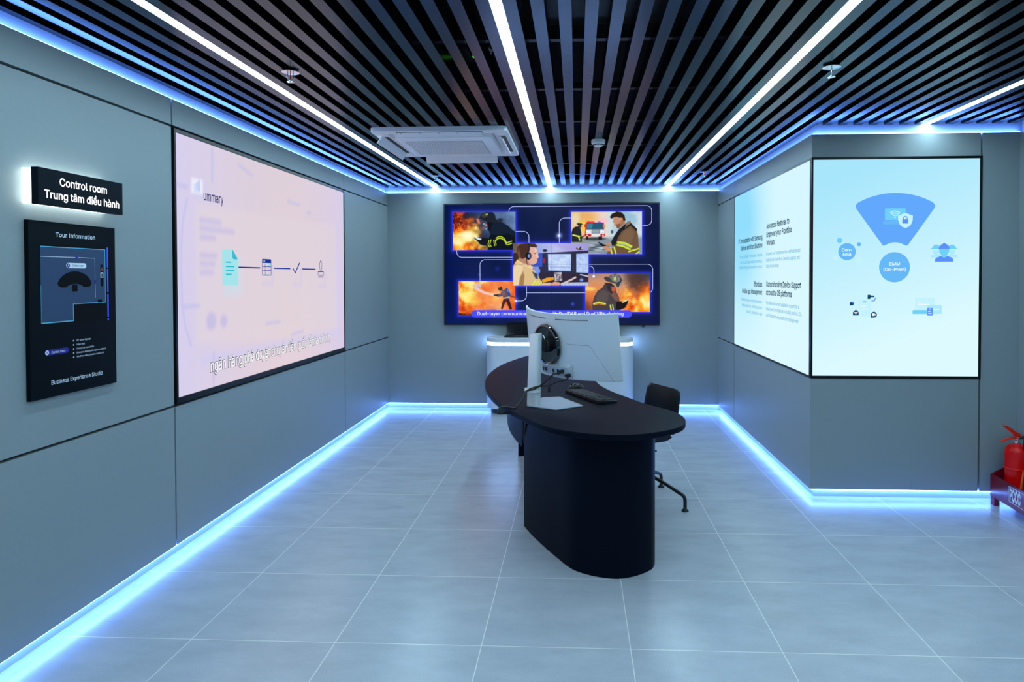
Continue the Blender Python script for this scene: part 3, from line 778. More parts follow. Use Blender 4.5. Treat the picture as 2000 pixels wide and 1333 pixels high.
def sprinkler(x, y, rz, label):
    t = thing('fire_sprinkler', (x, y, 2.50), label, 'fire sprinkler', 'ceiling fire sprinklers')
    c = (x, y, 0)
    G().lathe(c, [(0.012, 2.62), (0.012, 2.505), (0.016, 2.500), (0.016, 2.492)], 16).build('pipe', M_['chrome'], t, smooth=40)
    G().lathe(c, [(0.016, 2.497), (0.040, 2.494), (0.042, 2.490), (0.036, 2.489), (0.014, 2.486)], 28).build('escutcheon', M_['chrome'], t, smooth=50)
    dx, dy = math.cos(rz), math.sin(rz)
    g = G()
    for s in (-1, 1):
        g.tube([(x + s * dx * 0.012, y + s * dy * 0.012, 2.488), (x + s * dx * 0.015, y + s * dy * 0.015, 2.472),
                (x + s * dx * 0.012, y + s * dy * 0.012, 2.458), (x, y, 2.450)], 0.0028, 8)
    g.lathe(c, [(0.005, 2.454), (0.006, 2.449), (0.004, 2.446)], 12)
    g.build('frame_arm', M_['chrome'], t, smooth=50)
    G().lathe(c, [(0.0022, 2.486), (0.003, 2.470), (0.0022, 2.453)], 10).build('bulb', M_['red_glass'], t, smooth=60)
    g = G()
    for k in range(10):
        a = 2 * math.pi * k / 10
        g.obox((x + 0.010 * math.cos(a), y + 0.010 * math.sin(a), 2.4445), ((math.cos(a), math.sin(a), -0.12), (-math.sin(a), math.cos(a), 0), (0, 0, 1)), (0.007, 0.0024, 0.0007))
    g.lathe(c, [(0.007, 2.4455), (0.007, 2.4440)], 14)
    g.build('deflector', M_['chrome'], t)


for (x, y), rz, lab in SP:
    sprinkler(x, y, rz, lab)

t = thing('ceiling_sensor', (1.105, 0.90, 2.68), 'white round sensor glimpsed above the slats beside the green lights', 'sensor')
G().lathe((1.105, 0.90, 0), [(0.0, 2.72), (0.030, 2.715), (0.036, 2.70), (0.020, 2.672), (0.0, 2.670)], 20).build('body', M_['white_plastic'], t, smooth=50)
G().tube([(1.10, 0.93, 2.675), (1.125, 0.97, 2.665)], 0.006, 8).build('antenna', M_['white_plastic'], t, smooth=60)
G().lathe((1.105, 0.90, 0), [(0.006, TOP), (0.006, 2.715)], 8).build('stem', M_['rail'], t)
t = thing('indicator_box', (1.01, 0.80, 2.66), 'black box with two green indicator lights above the slats', 'indicator box')
G().box((0.955, 0.83, 2.60), (1.085, 0.90, 2.70)).build('body', M_['plenum'], t)
gm = emit('green_led', (0.15, 0.9, 0.10), 1.6)
for x in (0.985, 1.047):
    G().lathe((x, 0.829, 2.645), [(0.0055, 0.0), (0.0055, 0.004), (0.0, 0.006)], 12, ax=((1, 0, 0), (0, 0, 1), (0, -1, 0))).build('indicator_light', gm, t)
t = thing('air_duct', (1.7, 0.35, 2.9), 'black wrapped air duct in the dark space above the middle slats', 'air duct')
g = G()
g.extr([(1.30, -1.0, 2.70), (1.42, -1.0, 2.64), (1.95, -1.0, 2.64), (2.08, -1.0, 2.70), (2.08, -1.0, 3.04), (1.30, -1.0, 3.04)], (0, 1.42, 0))
g.build('duct_body', pbr('duct_wrap', (0.035, 0.036, 0.04), 0.5, noise=(8, 0.5)), t, bevel=0.015)

# ------------------------------------------------------------------ video wall
def VW(x, y, d=0.0):
    """picture units of the video wall -> world point, d metres in front of the glass"""
    return (0.103 + (x - 33) / 1912 * 2.397, 4.660 - d, 2.303 - (y - 38) / 1075 * 1.352)


vw = thing('video_wall', (1.30, 4.70, 0.951), 'wide video wall of four panels showing firefighter pictures on navy', 'video wall')
cx_, cz_ = (0.103 + 2.500) / 2, (0.951 + 2.303) / 2
for (a0, a1) in ((0.103, cx_), (cx_, 2.500)):
    for (b0, b1) in ((0.951, cz_), (cz_, 2.303)):
        G().box((a0, 4.6605, b0), (a1, 4.704, b1)).build('panel', M_['panel_body'], vw)

RECT = {'p1': (113, 112, 672, 448), 'p2': (1167, 115, 1790, 487), 'p4': (163, 725, 668, 1028), 'p5': (1292, 660, 1858, 997), 'p3': (650, 390, 1320, 765)}
c = Cv(40, 44, 1939, 1107, 5.5, (14, 26, 82))
gx = (c.X - 33) / 1912
c.a = np.stack([8 + 18 * np.sin(gx * 2.4), 24 + 12 * np.sin(gx * 2.6) + 0 * c.Y, 78 - 10 * gx + 8 * (c.Y / 1100)], -1)
nn = c.noise(300, 5, 3)
c.a += (nn[..., None] - 0.5) * 18
for k, (x0, y0, x1, y1) in RECT.items():
    dx = np.maximum(np.maximum(x0 - c.X, c.X - x1), 0)
    dy = np.maximum(np.maximum(y0 - c.Y, c.Y - y1), 0)
    d = np.hypot(dx, dy)
    c.put(np.exp(-(d / 15) ** 1.4) * 0.95, (58, 66, 255))
    c.put(np.exp(-(d / 34) ** 1.5) * 0.22, (30, 42, 190))
for (x, y, r, cc, kk) in ((1060, 323, 24, (150, 170, 255), 1), (672, 900, 26, (110, 130, 255), 0.9), (1180, 928, 14, (70, 90, 230), 0.9), (510, 617, 20, (30, 45, 140), 0.8), (352, 668, 12, (90, 110, 240), 0.6)):
    c.put(np.exp(-(np.hypot(c.X - x, c.Y - y) / r) ** 2) * kk, cc)
c.mesh('navy_backdrop', lambda x, y: VW(x, y, 0.0006), M_['pic'], vw)

FIRE = [(0.0, (40, 12, 14)), (0.30, (120, 26, 16)), (0.45, (205, 66, 22)), (0.58, (245, 120, 36)), (0.70, (255, 180, 60)), (0.82, (255, 230, 130)), (1.0, (255, 252, 215))]
YEL = (205, 230, 60)


def picture_helmet_and_fire():
    c = Cv(*RECT['p1'], 2.6, (60, 80, 110))
    n = c.noise(70, 1, 5)
    n2 = c.noise(150, 2, 4)
    t = (c.X - 113) / 559
    v = (c.Y - 112) / 336
    c.a = c.ramp(n2 * 0.6 + 0.55 * t - 0.25 * v, [(0, (16, 20, 30)), (0.4, (48, 66, 98)), (0.8, (105, 135, 180)), (1, (150, 175, 205))])
    # fire on the left
    fv = n * 0.95 + 0.32 * v - 0.15 + 0.35 * np.exp(-((c.X - 220) / 110) ** 2 - ((c.Y - 330) / 75) ** 2)
    fm = np.clip(1.5 - t * 3.0 + (n - 0.5) * 1.5 + (v - 0.4) * 0.9, 0, 1)
    f = c.ramp(fv, FIRE)
    c.a = c.a * (1 - fm[..., None]) + f * fm[..., None]
    c.put(np.clip(c.noise(60, 9, 4) * 2.2 - 0.75, 0, 1) * np.exp(-((c.X - 290) / 90) ** 2 - ((c.Y - 170) / 45) ** 2) * 1.2, (28, 32, 48))
    rng = np.random.RandomState(3)
    for k in range(70):
        x, y = 118 + rng.rand() * 80, 118 + rng.rand() * 220
        c.ell(x, y, 2 + rng.rand() * 4, 2 + rng.rand() * 4, (250, 90 + rng.rand() * 80, 50), 4, 0.8)
    c.ell(215, 345, 95, 40, (255, 225, 110), 60, 0.75, -0.4)
    c.ell(245, 320, 48, 36, (255, 252, 215), 40, 0.9)
    c.ell(160, 375, 50, 18, (255, 248, 200), 26, 0.8)
    # firefighter
    dk = (16, 22, 34)
    c.poly([(430, 448), (424, 392), (440, 330), (455, 300), (420, 262), (412, 225), (428, 180), (470, 172), (520, 190), (545, 196), (560, 210), (610, 235), (640, 270), (672, 285), (672, 448)], dk, 6)
    c.poly([(352, 165), (366, 128), (400, 112), (470, 112), (492, 140), (498, 176), (535, 190), (520, 210), (470, 205), (420, 196), (380, 182)], (30, 36, 48), 5)
    c.poly([(366, 140), (398, 116), (430, 120), (425, 150), (385, 165)], (58, 62, 60), 6)
    c.poly([(405, 128), (428, 124), (424, 140), (410, 142)], (160, 185, 60), 5)
    c.poly([(322, 170), (346, 172), (360, 210), (345, 220), (330, 196)], (240, 130, 90), 8, 0.9)
    c.poly([(383, 210), (415, 200), (430, 235), (428, 265), (402, 250)], (80, 70, 90), 8)
    c.ell(408, 228, 10, 12, (230, 110, 70), 6)
    c.ell(392, 216, 9, 7, (120, 180, 240), 5)
    c.ell(412, 258, 8, 7, (110, 170, 240), 5)
    c.poly([(470, 210), (560, 205), (640, 265), (672, 300), (672, 330), (600, 300), (520, 320), (440, 300)], (24, 34, 54), 14)
    c.ell(535, 185, 26, 18, (40, 48, 62), 10)
    c.poly([(300, 340), (345, 336), (420, 345), (470, 350), (520, 320), (600, 318), (672, 360), (672, 448), (435, 448), (425, 412), (360, 400), (328, 365)], dk, 6)
    c.poly([(332, 350), (380, 335), (425, 345), (440, 385), (400, 410), (352, 392)], (22, 26, 36), 5)
    for p in ([(436, 362), (428, 400), (440, 420)], [(455, 358), (444, 398), (456, 416)], [(478, 362), (488, 410)], [(492, 360), (500, 405)]):
        c.line(p, 7, YEL, 4)
    for off in (0, 16):
        c.line([(500, 346 + off), (512, 334 + off), (530, 328 + off), (550, 331 + off), (568, 343 + off), (582, 362 + off), (592, 388 + off * 0.6)], 8, YEL, 4)
    c.line([(595, 385), (640, 370)], 8, YEL, 4)
    c.line([(600, 402), (640, 390)], 8, YEL, 4)
    c.poly([(300, 336), (308, 330), (370, 348), (366, 358), (336, 356)], (220, 235, 250), 4)
    c.poly([(300, 336), (310, 332), (318, 338), (306, 344)], (70, 170, 240), 3)
    return c


def picture_truck_and_tablet():
    c = Cv(*RECT['p2'], 2.6, (190, 205, 210))
    t = (c.X - 1167) / 623
    v = (c.Y - 115) / 372
    n = c.noise(150, 11, 5)
    c.a = c.ramp(t + (n - 0.5) * 0.5, [(0, (222, 190, 140)), (0.25, (240, 205, 160)), (0.45, (235, 215, 205)), (0.6, (205, 222, 228)), (0.85, (150, 190, 215)), (1, (205, 220, 232))])
    c.ell(1300, 165, 90, 55, (236, 170, 90), 60, 0.7)
    c.ell(1205, 180, 40, 60, (238, 226, 190), 40, 0.7)
    c.ell(1275, 245, 18, 60, (255, 200, 60), 14, 0.9)
    c.ell(1450, 195, 40, 25, (255, 190, 200), 25, 0.8)
    c.poly([(1165, 350), (1800, 340), (1800, 490), (1165, 490)], (120, 138, 152), 40, 0.85)
    rng = np.random.RandomState(6)
    for k in range(26):
        x = 1330 + rng.rand() * 160
        y = 385 + rng.rand() * 95
        c.ell(x, y, 20 + rng.rand() * 30, 3 + rng.rand() * 3, (60, 75, 95) if k % 2 else (190, 205, 215), 5, 0.7)
    # truck
    c.ell(1375, 352, 95, 14, (40, 48, 58), 10, 0.8)
    c.poly([(1300, 330), (1318, 330), (1318, 358), (1300, 358)], (30, 34, 42), 4)
    c.poly([(1408, 330), (1440, 330), (1440, 360), (1408, 360)], (30, 34, 42), 4)
    c.poly([(1296, 212), (1310, 202), (1440, 202), (1456, 212), (1462, 330), (1286, 330)], (205, 40, 44), 4)
    c.poly([(1284, 225), (1298, 222), (1298, 250), (1284, 250)], (200, 60, 60), 4)
    c.poly([(1452, 228), (1470, 228), (1470, 256), (1452, 256)], (220, 165, 70), 4)
    c.poly([(1308, 212), (1444, 212), (1448, 268), (1304, 268)], (40, 90, 120), 4)
    c.poly([(1308, 218), (1360, 218), (1350, 262), (1306, 262)], (60, 130, 155), 6)
    c.poly([(1296, 270), (1460, 270), (1460, 312), (1296, 312)], (215, 222, 228), 4)
    c.poly([(1348, 266), (1420, 266), (1420, 306), (1348, 306)], (96, 110, 124), 4)
    c.poly([(1352, 271), (1416, 271), (1416, 301), (1352, 301)], (150, 165, 176), 3)
    c.poly([(1286, 312), (1466, 312), (1462, 332), (1290, 332)], (200, 30, 36), 3)
    c.poly([(1345, 308), (1425, 308), (1425, 332), (1345, 332)], (226, 232, 236), 3)
    for x, cc in ((1308, (240, 60, 70)), (1340, (250, 70, 80)), (1375, (200, 215, 240)), (1400, (130, 130, 255)), (1428, (230, 210, 250))):
        c.poly([(x, 198), (x + 26, 198), (x + 26, 208), (x, 208)], cc, 3)
    for x, y in ((1310, 288), (1326, 292), (1438, 288), (1452, 292), (1308, 322), (1448, 322)):
        c.ell(x, y, 7, 5, (255, 255, 250), 3)
    # small firefighter
    c.poly([(1172, 380), (1170, 300), (1178, 268), (1200, 246), (1228, 242), (1250, 262), (1258, 310), (1262, 380)], (38, 42, 46), 5)
    c.ell(1242, 222, 20, 14, (48, 42, 40), 5)
    c.ell(1244, 240, 15, 16, (70, 56, 50), 5)
    c.line([(1216, 220), (1270, 226)], 5, (30, 28, 28), 3)
    c.ell(1244, 208, 11, 8, (200, 215, 60), 4)
    c.line([(1184, 318), (1240, 332)], 13, (215, 235, 80), 4)
    c.line([(1232, 330), (1242, 362)], 11, (215, 235, 80), 4)
    c.poly([(1250, 340), (1282, 318), (1284, 326), (1262, 352)], (54, 54, 58), 4)
    c.ell(1528, 292, 12, 16, (60, 84, 110), 8, 0.9)
    # man with tablet
    c.poly([(1480, 487), (1496, 452), (1540, 430), (1562, 330), (1586, 268), (1640, 232), (1680, 200), (1700, 222), (1738, 260), (1756, 320), (1762, 420), (1760, 487)], (112, 86, 64), 5)
    c.poly([(1600, 340), (1640, 280), (1690, 262), (1722, 300), (1700, 380), (1660, 420), (1610, 400)], (128, 100, 76), 14, 0.8)
    c.poly([(1520, 380), (1545, 330), (1580, 280), (1600, 262), (1612, 290), (1580, 340), (1560, 400), (1530, 420)], (34, 36, 42), 5)
    c.poly([(1600, 262), (1650, 218), (1690, 212), (1750, 270), (1744, 290), (1690, 236), (1612, 290)], (32, 34, 42), 5)
    c.poly([(1660, 205), (1688, 196), (1696, 214), (1660, 240), (1640, 262)], (140, 116, 90), 5)
    c.poly([(1530, 160), (1580, 150), (1622, 160), (1644, 180), (1640, 222), (1608, 244), (1590, 262), (1570, 258), (1560, 240), (1545, 235), (1548, 218), (1534, 208), (1540, 190)], (196, 142, 112), 4)
    c.poly([(1600, 180), (1640, 180), (1640, 225), (1608, 250), (1600, 230)], (170, 118, 92), 8)
    c.poly([(1566, 226), (1600, 218), (1606, 244), (1588, 262), (1570, 258)], (112, 80, 64), 6, 0.8)
    c.poly([(1508, 162), (1526, 134), (1570, 114), (1610, 120), (1638, 148), (1646, 190), (1628, 196), (1620, 170), (1590, 168), (1572, 160), (1540, 166), (1522, 178)], (46, 32, 26), 4)
    c.ell(1602, 182, 9, 14, (206, 150, 120), 4)
    c.line([(1580, 384), (1640, 392), (1698, 420)], 18, YEL, 4)
    c.line([(1574, 408), (1630, 420), (1684, 446)], 16, YEL, 4)
    c.line([(1578, 396), (1640, 406), (1692, 433)], 8, (170, 180, 170), 3)
    c.line([(1676, 466), (1760, 440)], 13, YEL, 4)
    c.line([(1740, 486), (1762, 470)], 13, YEL, 4)
    c.line([(1514, 430), (1528, 484)], 13, YEL, 4)
    c.line([(1546, 428), (1562, 484)], 13, YEL, 4)
    c.poly([(1404, 386), (1412, 380), (1475, 412), (1470, 428), (1440, 420)], (30, 34, 44), 4)
    c.poly([(1470, 390), (1500, 382), (1518, 400), (1500, 415), (1478, 408)], (196, 140, 110), 4)
    c.poly([(1440, 420), (1480, 416), (1514, 430), (1520, 468), (1490, 462), (1460, 448)], (200, 146, 116), 4)
    return c


def picture_control_desk():
    c = Cv(*RECT['p3'], 2.6, (150, 150, 220))
    n = c.noise(120, 21, 4)
    t = (c.X - 650) / 670
    v = (c.Y - 390) / 375
    c.a = c.ramp(t + (n - 0.5) * 0.2 - v * 0.1, [(0, (110, 90, 80)), (0.3, (150, 165, 225)), (0.55, (190, 195, 240)), (1, (150, 140, 210))])
    c.poly([(990, 390), (1320, 390), (1320, 470), (1150, 470)], (170, 160, 225), 30, 0.7)
    c.poly([(880, 480), (1320, 455), (1320, 660), (880, 660)], (46, 48, 78), 6)
    c.poly([(650, 480), (700, 470), (700, 560), (650, 600)], (60, 44, 40), 8)
    c.poly([(866, 484), (912, 482), (912, 598), (800, 598), (840, 540)], (60, 90, 200), 6)
    c.poly([(960, 485), (1168, 485), (1164, 638), (964, 632)], (176, 200, 245), 4)
    n3 = c.noise(24, 23, 3)
    mm = (c.X > 968) & (c.X < 1162) & (c.Y > 490) & (c.Y < 628)
    c.put(mm * np.clip(n3 * 2 - 0.5, 0, 1) * 0.7, (225, 238, 255))
    c.line([(985, 600), (1150, 604)], 16, (150, 165, 225), 8, 0.6)
    c.poly([(1212, 485), (1320, 480), (1320, 655), (1212, 648)], (168, 192, 242), 4)
    mm = (c.X > 1216) & (c.Y > 490) & (c.Y < 645)
    c.put(mm * np.clip(n3 * 2 - 0.6, 0, 1) * 0.7, (220, 235, 255))
    c.line([(1172, 480), (1196, 640)], 16, (54, 52, 70), 6)
    c.line([(940, 485), (940, 640)], 18, (50, 52, 82), 6)
    c.ell(926, 545, 12, 24, (150, 50, 80), 6, 0.9)
    c.poly([(820, 618), (892, 618), (892, 668), (836, 670)], (120, 150, 240), 5)
    c.ell(935, 455, 20, 12, (40, 42, 60), 6)
    c.ell(1245, 436, 32, 14, (40, 42, 60), 6)
    c.ell(1232, 430, 10, 8, (210, 190, 120), 5)
    c.ell(1266, 434, 12, 8, (180, 195, 220), 5)
    c.poly([(880, 650), (1320, 655), (1320, 770), (880, 770)], (52, 44, 62), 10)
    c.poly([(905, 715), (950, 695), (1010, 690), (1015, 712), (960, 728), (920, 738)], (240, 165, 40), 4)
    c.poly([(1016, 650), (1082, 645), (1088, 720), (1022, 728)], (196, 190, 200), 5)
    for k in range(18):
        c.ell(1026 + (k * 37) % 56, 660 + (k * 23) % 60, 6, 5, (90, 80, 90), 3, 0.9)
    c.line([(1080, 752), (1120, 735), (1170, 712), (1205, 692)], 16, (215, 200, 190), 5)
    c.line([(1250, 668), (1318, 684)], 10, (205, 215, 240), 4)
    c.ell(1258, 715, 16, 14, (110, 160, 255), 10)
    c.poly([(1075, 762), (1110, 738), (1318, 735), (1320, 768), (1075, 768)], (190, 200, 230), 5)
    for k in range(8):
        c.line([(1120 + k * 25, 742), (1112 + k * 25, 762)], 3, (130, 140, 190), 2, 0.8)
    # operator
    c.poly([(648, 765), (648, 600), (668, 560), (690, 532), (720, 540), (790, 590), (850, 640), (880, 690), (905, 730), (905, 765)], (222, 190, 140), 5)
    c.poly([(650, 620), (690, 570), (740, 600), (716, 680), (720, 765), (650, 765)], (240, 218, 180), 16, 0.8)
    c.poly([(700, 765), (712, 690), (740, 640), (752, 680), (744, 765)], (150, 112, 70), 10, 0.8)
    c.poly([(820, 640), (868, 660), (872, 706), (850, 700)], (60, 70, 96), 8)
    c.poly([(684, 540), (740, 530), (830, 600), (820, 622), (760, 590), (690, 560)], (236, 208, 160), 6)
    c.poly([(742, 540), (770, 500), (800, 520), (806, 580), (780, 590)], (206, 150, 130), 6)
    c.poly([(780, 420), (846, 425), (862, 440), (866, 476), (880, 512), (868, 522), (868, 540), (862, 562), (832, 580), (806, 578), (790, 545), (775, 500)], (228, 176, 158), 4)
    c.poly([(835, 430), (862, 440), (880, 512), (866, 525), (850, 480)], (242, 200, 186), 8, 0.8)
    c.line([(842, 482), (868, 472)], 5, (90, 60, 56), 3)
    c.poly([(706, 520), (690, 490), (684, 450), (692, 418), (716, 396), (770, 390), (845, 392), (866, 412), (860, 426), (800, 422), (792, 470), (768, 512), (735, 530)], (74, 48, 40), 5)
    c.poly([(704, 516), (690, 480), (698, 430), (710, 460), (722, 524)], (140, 96, 70), 12, 0.7)
    c.poly([(706, 516), (738, 530), (770, 512), (776, 560), (752, 575), (704, 545)], (186, 132, 112), 8, 0.95)
    c.line([(790, 395), (796, 440), (786, 470)], 12, (40, 40, 60), 4)
    c.ell(788, 502, 27, 34, (26, 26, 36), 4)
    c.ell(794, 502, 12, 18, (130, 150, 210), 8)
    c.line([(770, 534), (776, 570)], 6, (40, 36, 46), 3)
    for k in range(3):
        c.line([(822 + 28 * k, 762), (848 + 28 * k, 722 + 5 * k)], 13, (220, 240, 70), 4)
    c.poly([(890, 742), (990, 738), (990, 765), (890, 765)], (226, 190, 160), 5)
    c.poly([(985, 745), (1020, 730), (1060, 736), (1074, 750), (1060, 765), (985, 765)], (224, 160, 140), 4)
    return c


def picture_hose():
    c = Cv(*RECT['p4'], 2.6, (230, 100, 40))
    n = c.noise(80, 31, 5)
    n2 = c.noise(170, 33, 4)
    t = (c.X - 163) / 505
    v = (c.Y - 725) / 303
    c.a = c.ramp(n2 + (v - 0.5) * -0.1 + t * 0.15, [(0.2, (170, 44, 30)), (0.45, (232, 92, 40)), (0.6, (246, 130, 62)), (0.8, (250, 180, 120))])
    fm = np.clip(1.35 - t * 2.6 + (n - 0.5) * 2.2, 0, 1)
    f = c.ramp(n * 1.05 + 0.06 + 0.25 * np.exp(-((c.X - 230) / 120) ** 2 - ((c.Y - 880) / 110) ** 2), FIRE)
    c.a = c.a * (1 - fm[..., None]) + f * fm[..., None]
    c.put(np.clip((v - 0.72) * 4 + (n - 0.5) * 2, 0, 1) * np.clip(t * 1.4, 0, 1) * 0.75, (200, 90, 90))
    c.put(np.clip((v - 0.88) * 9 + (n - 0.5) * 3, 0, 1) * np.clip(1.2 - t, 0, 1), (70, 24, 16))
    c.ell(250, 850, 60, 40, (255, 236, 120), 50, 0.8)
    c.ell(290, 905, 55, 30, (255, 220, 90), 40, 0.8)
    c.ell(500, 880, 40, 22, (255, 190, 90), 30, 0.7)
    c.ell(560, 770, 130, 40, (240, 110, 60), 60, 0.6)
    w = (250, 222, 216)
    c.line([(492, 848), (430, 836), (380, 822), (340, 800), (318, 780)], 20, w, 16, 0.9)
    c.line([(400, 828), (340, 800), (306, 790), (320, 760), (352, 756), (356, 770)], 16, (225, 200, 220), 12, 0.85)
    c.ell(330, 765, 34, 22, (206, 190, 220), 20, 0.6)
    # firefighter
    c.poly([(566, 880), (612, 880), (640, 975), (620, 978), (588, 905), (574, 930), (556, 975), (542, 970), (552, 920)], (86, 38, 36), 5)
    c.poly([(592, 885), (616, 885), (642, 972), (622, 976)], (56, 34, 48), 5)
    c.poly([(484, 845), (510, 838), (536, 838), (552, 808), (580, 795), (606, 806), (624, 850), (616, 882), (570, 882), (556, 858), (520, 864), (490, 856)], (104, 80, 100), 5)
    c.poly([(545, 815), (570, 800), (580, 850), (560, 866)], (126, 100, 112), 8, 0.8)
    c.ell(536, 790, 19, 18, (44, 48, 44), 4)
    c.poly([(520, 784), (530, 772), (552, 775), (556, 800), (540, 812)], (50, 60, 52), 4)
    c.ell(528, 784, 7, 6, (120, 150, 70), 4)
    c.line([(594, 795), (618, 848)], 22, (44, 78, 150), 5)
    c.line([(598, 798), (606, 816)], 10, (96, 140, 210), 4)
    c.line([(570, 876), (616, 866)], 10, (205, 195, 150), 4)
    c.line([(484, 848), (512, 852)], 12, (54, 40, 46), 4)
    c.line([(626, 858), (668, 868)], 6, (60, 40, 60), 3)
    c.ell(484, 848, 8, 6, (60, 44, 44), 4)
    return c


def picture_helmet_portrait():
    c = Cv(*RECT['p5'], 2.6, (220, 130, 80))
    n = c.noise(90, 41, 5)
    n2 = c.noise(170, 43, 5)
    t = (c.X - 1292) / 566
    v = (c.Y - 660) / 337
    c.a = c.ramp(v * 0.7 + n2 * 0.4, [(0.1, (150, 130, 138)), (0.35, (214, 150, 108)), (0.6, (235, 130, 66)), (0.9, (180, 84, 52))])
    sm = np.clip(1.7 - np.hypot((c.X - 1740) / 95, (c.Y - 740) / 90) + (n2 - 0.5) * 2.6, 0, 1)
    sm2 = np.clip((t - 0.55) * 4, 0, 1) * np.clip(1.4 - v * 3 + (n2 - .5) * 2, 0, 1)
    c.put(sm2, (62, 66, 84))
    c.put(sm * 0.85, (84, 56, 50))
    fm = np.clip((t - 0.45) * 3 + (v - 0.62) * 3 + (n - 0.5) * 2.4, 0, 1)
    f = c.ramp(n * 0.8 + 0.30 * v + 0.02 + 0.2 * np.exp(-((c.X - 1810) / 60) ** 2 - ((c.Y - 900) / 70) ** 2), FIRE)
    c.a = c.a * (1 - fm[..., None]) + f * fm[..., None]
    for x, y, rx, ry in ((1310, 790, 30, 18), (1350, 795, 30, 14), (1720, 905, 20, 30), (1650, 900, 40, 16), (1835, 880, 22, 40)):
        c.ell(x, y, rx, ry, (255, 215, 110), 22, 0.85)
    c.put(np.clip((v - 0.55) * 3 + (n - .5), 0, 1) * np.clip(1 - t * 4, 0, 1) * 0.7, (80, 54, 50))
    # firefighter
    c.poly([(1358, 997), (1352, 930), (1372, 858), (1400, 812), (1440, 786), (1468, 740), (1480, 738), (1540, 790), (1570, 830), (1590, 870), (1598, 940), (1590, 997)], (74, 66, 70), 5)
    c.poly([(1380, 900), (1400, 830), (1450, 800), (1500, 830), (1490, 900), (1440, 930)], (98, 86, 84), 16, 0.7)
    c.poly([(1500, 820), (1540, 800), (1580, 860), (1588, 900), (1560, 900), (1520, 850)], (150, 96, 76), 12, 0.7)
    c.poly([(1470, 740), (1520, 742), (1556, 776), (1562, 800), (1560, 822), (1540, 824), (1520, 840), (1490, 800)], (54, 48, 54), 5)
    c.poly([(1522, 772), (1556, 778), (1560, 806), (1546, 822), (1524, 812)], (196, 90, 72), 5)
    c.poly([(1455, 700), (1470, 684), (1500, 690), (1515, 672), (1560, 662), (1600, 682), (1620, 722), (1618, 742), (1592, 782), (1572, 778), (1560, 748), (1520, 736), (1486, 730), (1466, 716)], (64, 66, 72), 4)
    c.poly([(1505, 690), (1530, 670), (1570, 668), (1596, 690), (1600, 722), (1570, 738), (1530, 728)], (130, 132, 128), 8)
    for a in (0, 1, 2):
        c.line([(1520 + 26 * a, 676 + 2 * a), (1530 + 22 * a, 722)], 4, (70, 72, 70), 3, 0.8)
    c.poly([(1545, 690), (1566, 690), (1560, 722), (1542, 716)], (200, 215, 70), 5)
    c.line([(1618, 728), (1600, 758), (1590, 780)], 5, (200, 205, 215), 3)
    c.line([(1366, 926), (1410, 912), (1468, 926)], 14, (225, 225, 80), 4)
    c.line([(1366, 938), (1410, 926), (1464, 938)], 5, (235, 150, 60), 3)
    c.line([(1512, 938), (1520, 980)], 12, (222, 226, 80), 4)
    c.line([(1532, 934), (1540, 978)], 10, (180, 200, 170), 4)
    c.poly([(1560, 975), (1566, 912), (1600, 902), (1640, 908), (1676, 888), (1660, 930), (1640, 962), (1600, 980)], (30, 26, 30), 5)
    c.line([(1618, 915), (1672, 890)], 7, (235, 220, 190), 4)
    return c


for key, fn, nm in (('p1', picture_helmet_and_fire, 'picture'), ('p2', picture_truck_and_tablet, 'picture'), ('p4', picture_hose, 'picture'), ('p5', picture_helmet_portrait, 'picture')):
    fn().mesh(nm, lambda x, y: VW(x, y, 0.0012), M_['pic'], vw)
picture_control_desk().mesh('picture', lambda x, y: VW(x, y, 0.0020), M_['pic'], vw)

vf = Flat(lambda u, v, d: VW(u, v, d))


def arc(cx, cy, r, a0, a1, n=10):
    return [(cx + r * math.cos(math.radians(a0 + (a1 - a0) * k / n)), cy + r * math.sin(math.radians(a0 + (a1 - a0) * k / n))) for k in range(n + 1)]


M_['vline'] = scr('connector_line', (186, 198, 255))
g = G()
lines = [
    [(614, 110)] + arc(660, 110, 46, 180, 270) + arc(1830, 110, 46, -90, 0) + arc(1830, 190, 46, 0, 90) + [(1795, 236)],
    [(676, 285)] + arc(745, 333, 48, -90, 0) + [(793, 385)],
    [(148, 452)] + arc(195, 466, 47, 180, 90) + [(646, 513)],
    [(646, 535)] + arc(402, 582, 47, 270, 180) + [(355, 722)],
    [(1164, 168)] + arc(1110, 216, 48, 270, 180) + [(1062, 385)],
    [(1324, 577)] + arc(1837, 625, 48, -90, 0) + [(1885, 780)] + arc(1837, 785, 48, 0, 55)[1:],
    [(1324, 592)] + arc(1328, 632, 40, -90, 0) + [(1368, 672)],
    [(770, 770)] + arc(722, 852, 48, 0, 90) + [(674, 900)],
    [(772, 828), (1290, 828)],
]
for L in lines:
    vf.line(g, L, 5.0, 0.0016)
g.build('connector_line', M_['vline'], vw)
g = G()
vf.poly(g, circ(1060, 323, 10), 0.0018)
vf.poly(g, circ(672, 900, 9), 0.0018)
vf.poly(g, circ(1366, 684, 11), 0.0022)
g.build('node_dot', scr('node_dot', (235, 240, 255)), vw)
g = G()
vf.poly(g, rrect(276, 982, 1702, 1048, 33), 0.0026)
g.build('caption_banner', scr('caption_banner', (72, 80, 246)), vw)
M_['scr_white'] = scr('screen_white', (250, 252, 255))
rv, uv = (1, 0, 0), (0, 0, 1)
line_part('caption_text', M_['scr_white'], vw, 'Dual-layer communication', VW(331, 1027, 0.0032), rv, uv, 500 * 0.001254, cap=29 * 0.001258, bold=0.008)
line_part('caption_text', M_['scr_white'], vw, 'with DualDAR and Dual VPN chaining', VW(1628, 1027, 0.0032), rv, uv, 655 * 0.001254, cap=29 * 0.001258, align='r', bold=0.008)
g = G()
g.box((cx_ - 0.0013, 4.6555, 0.951), (cx_ + 0.0013, 4.6560, 2.303))
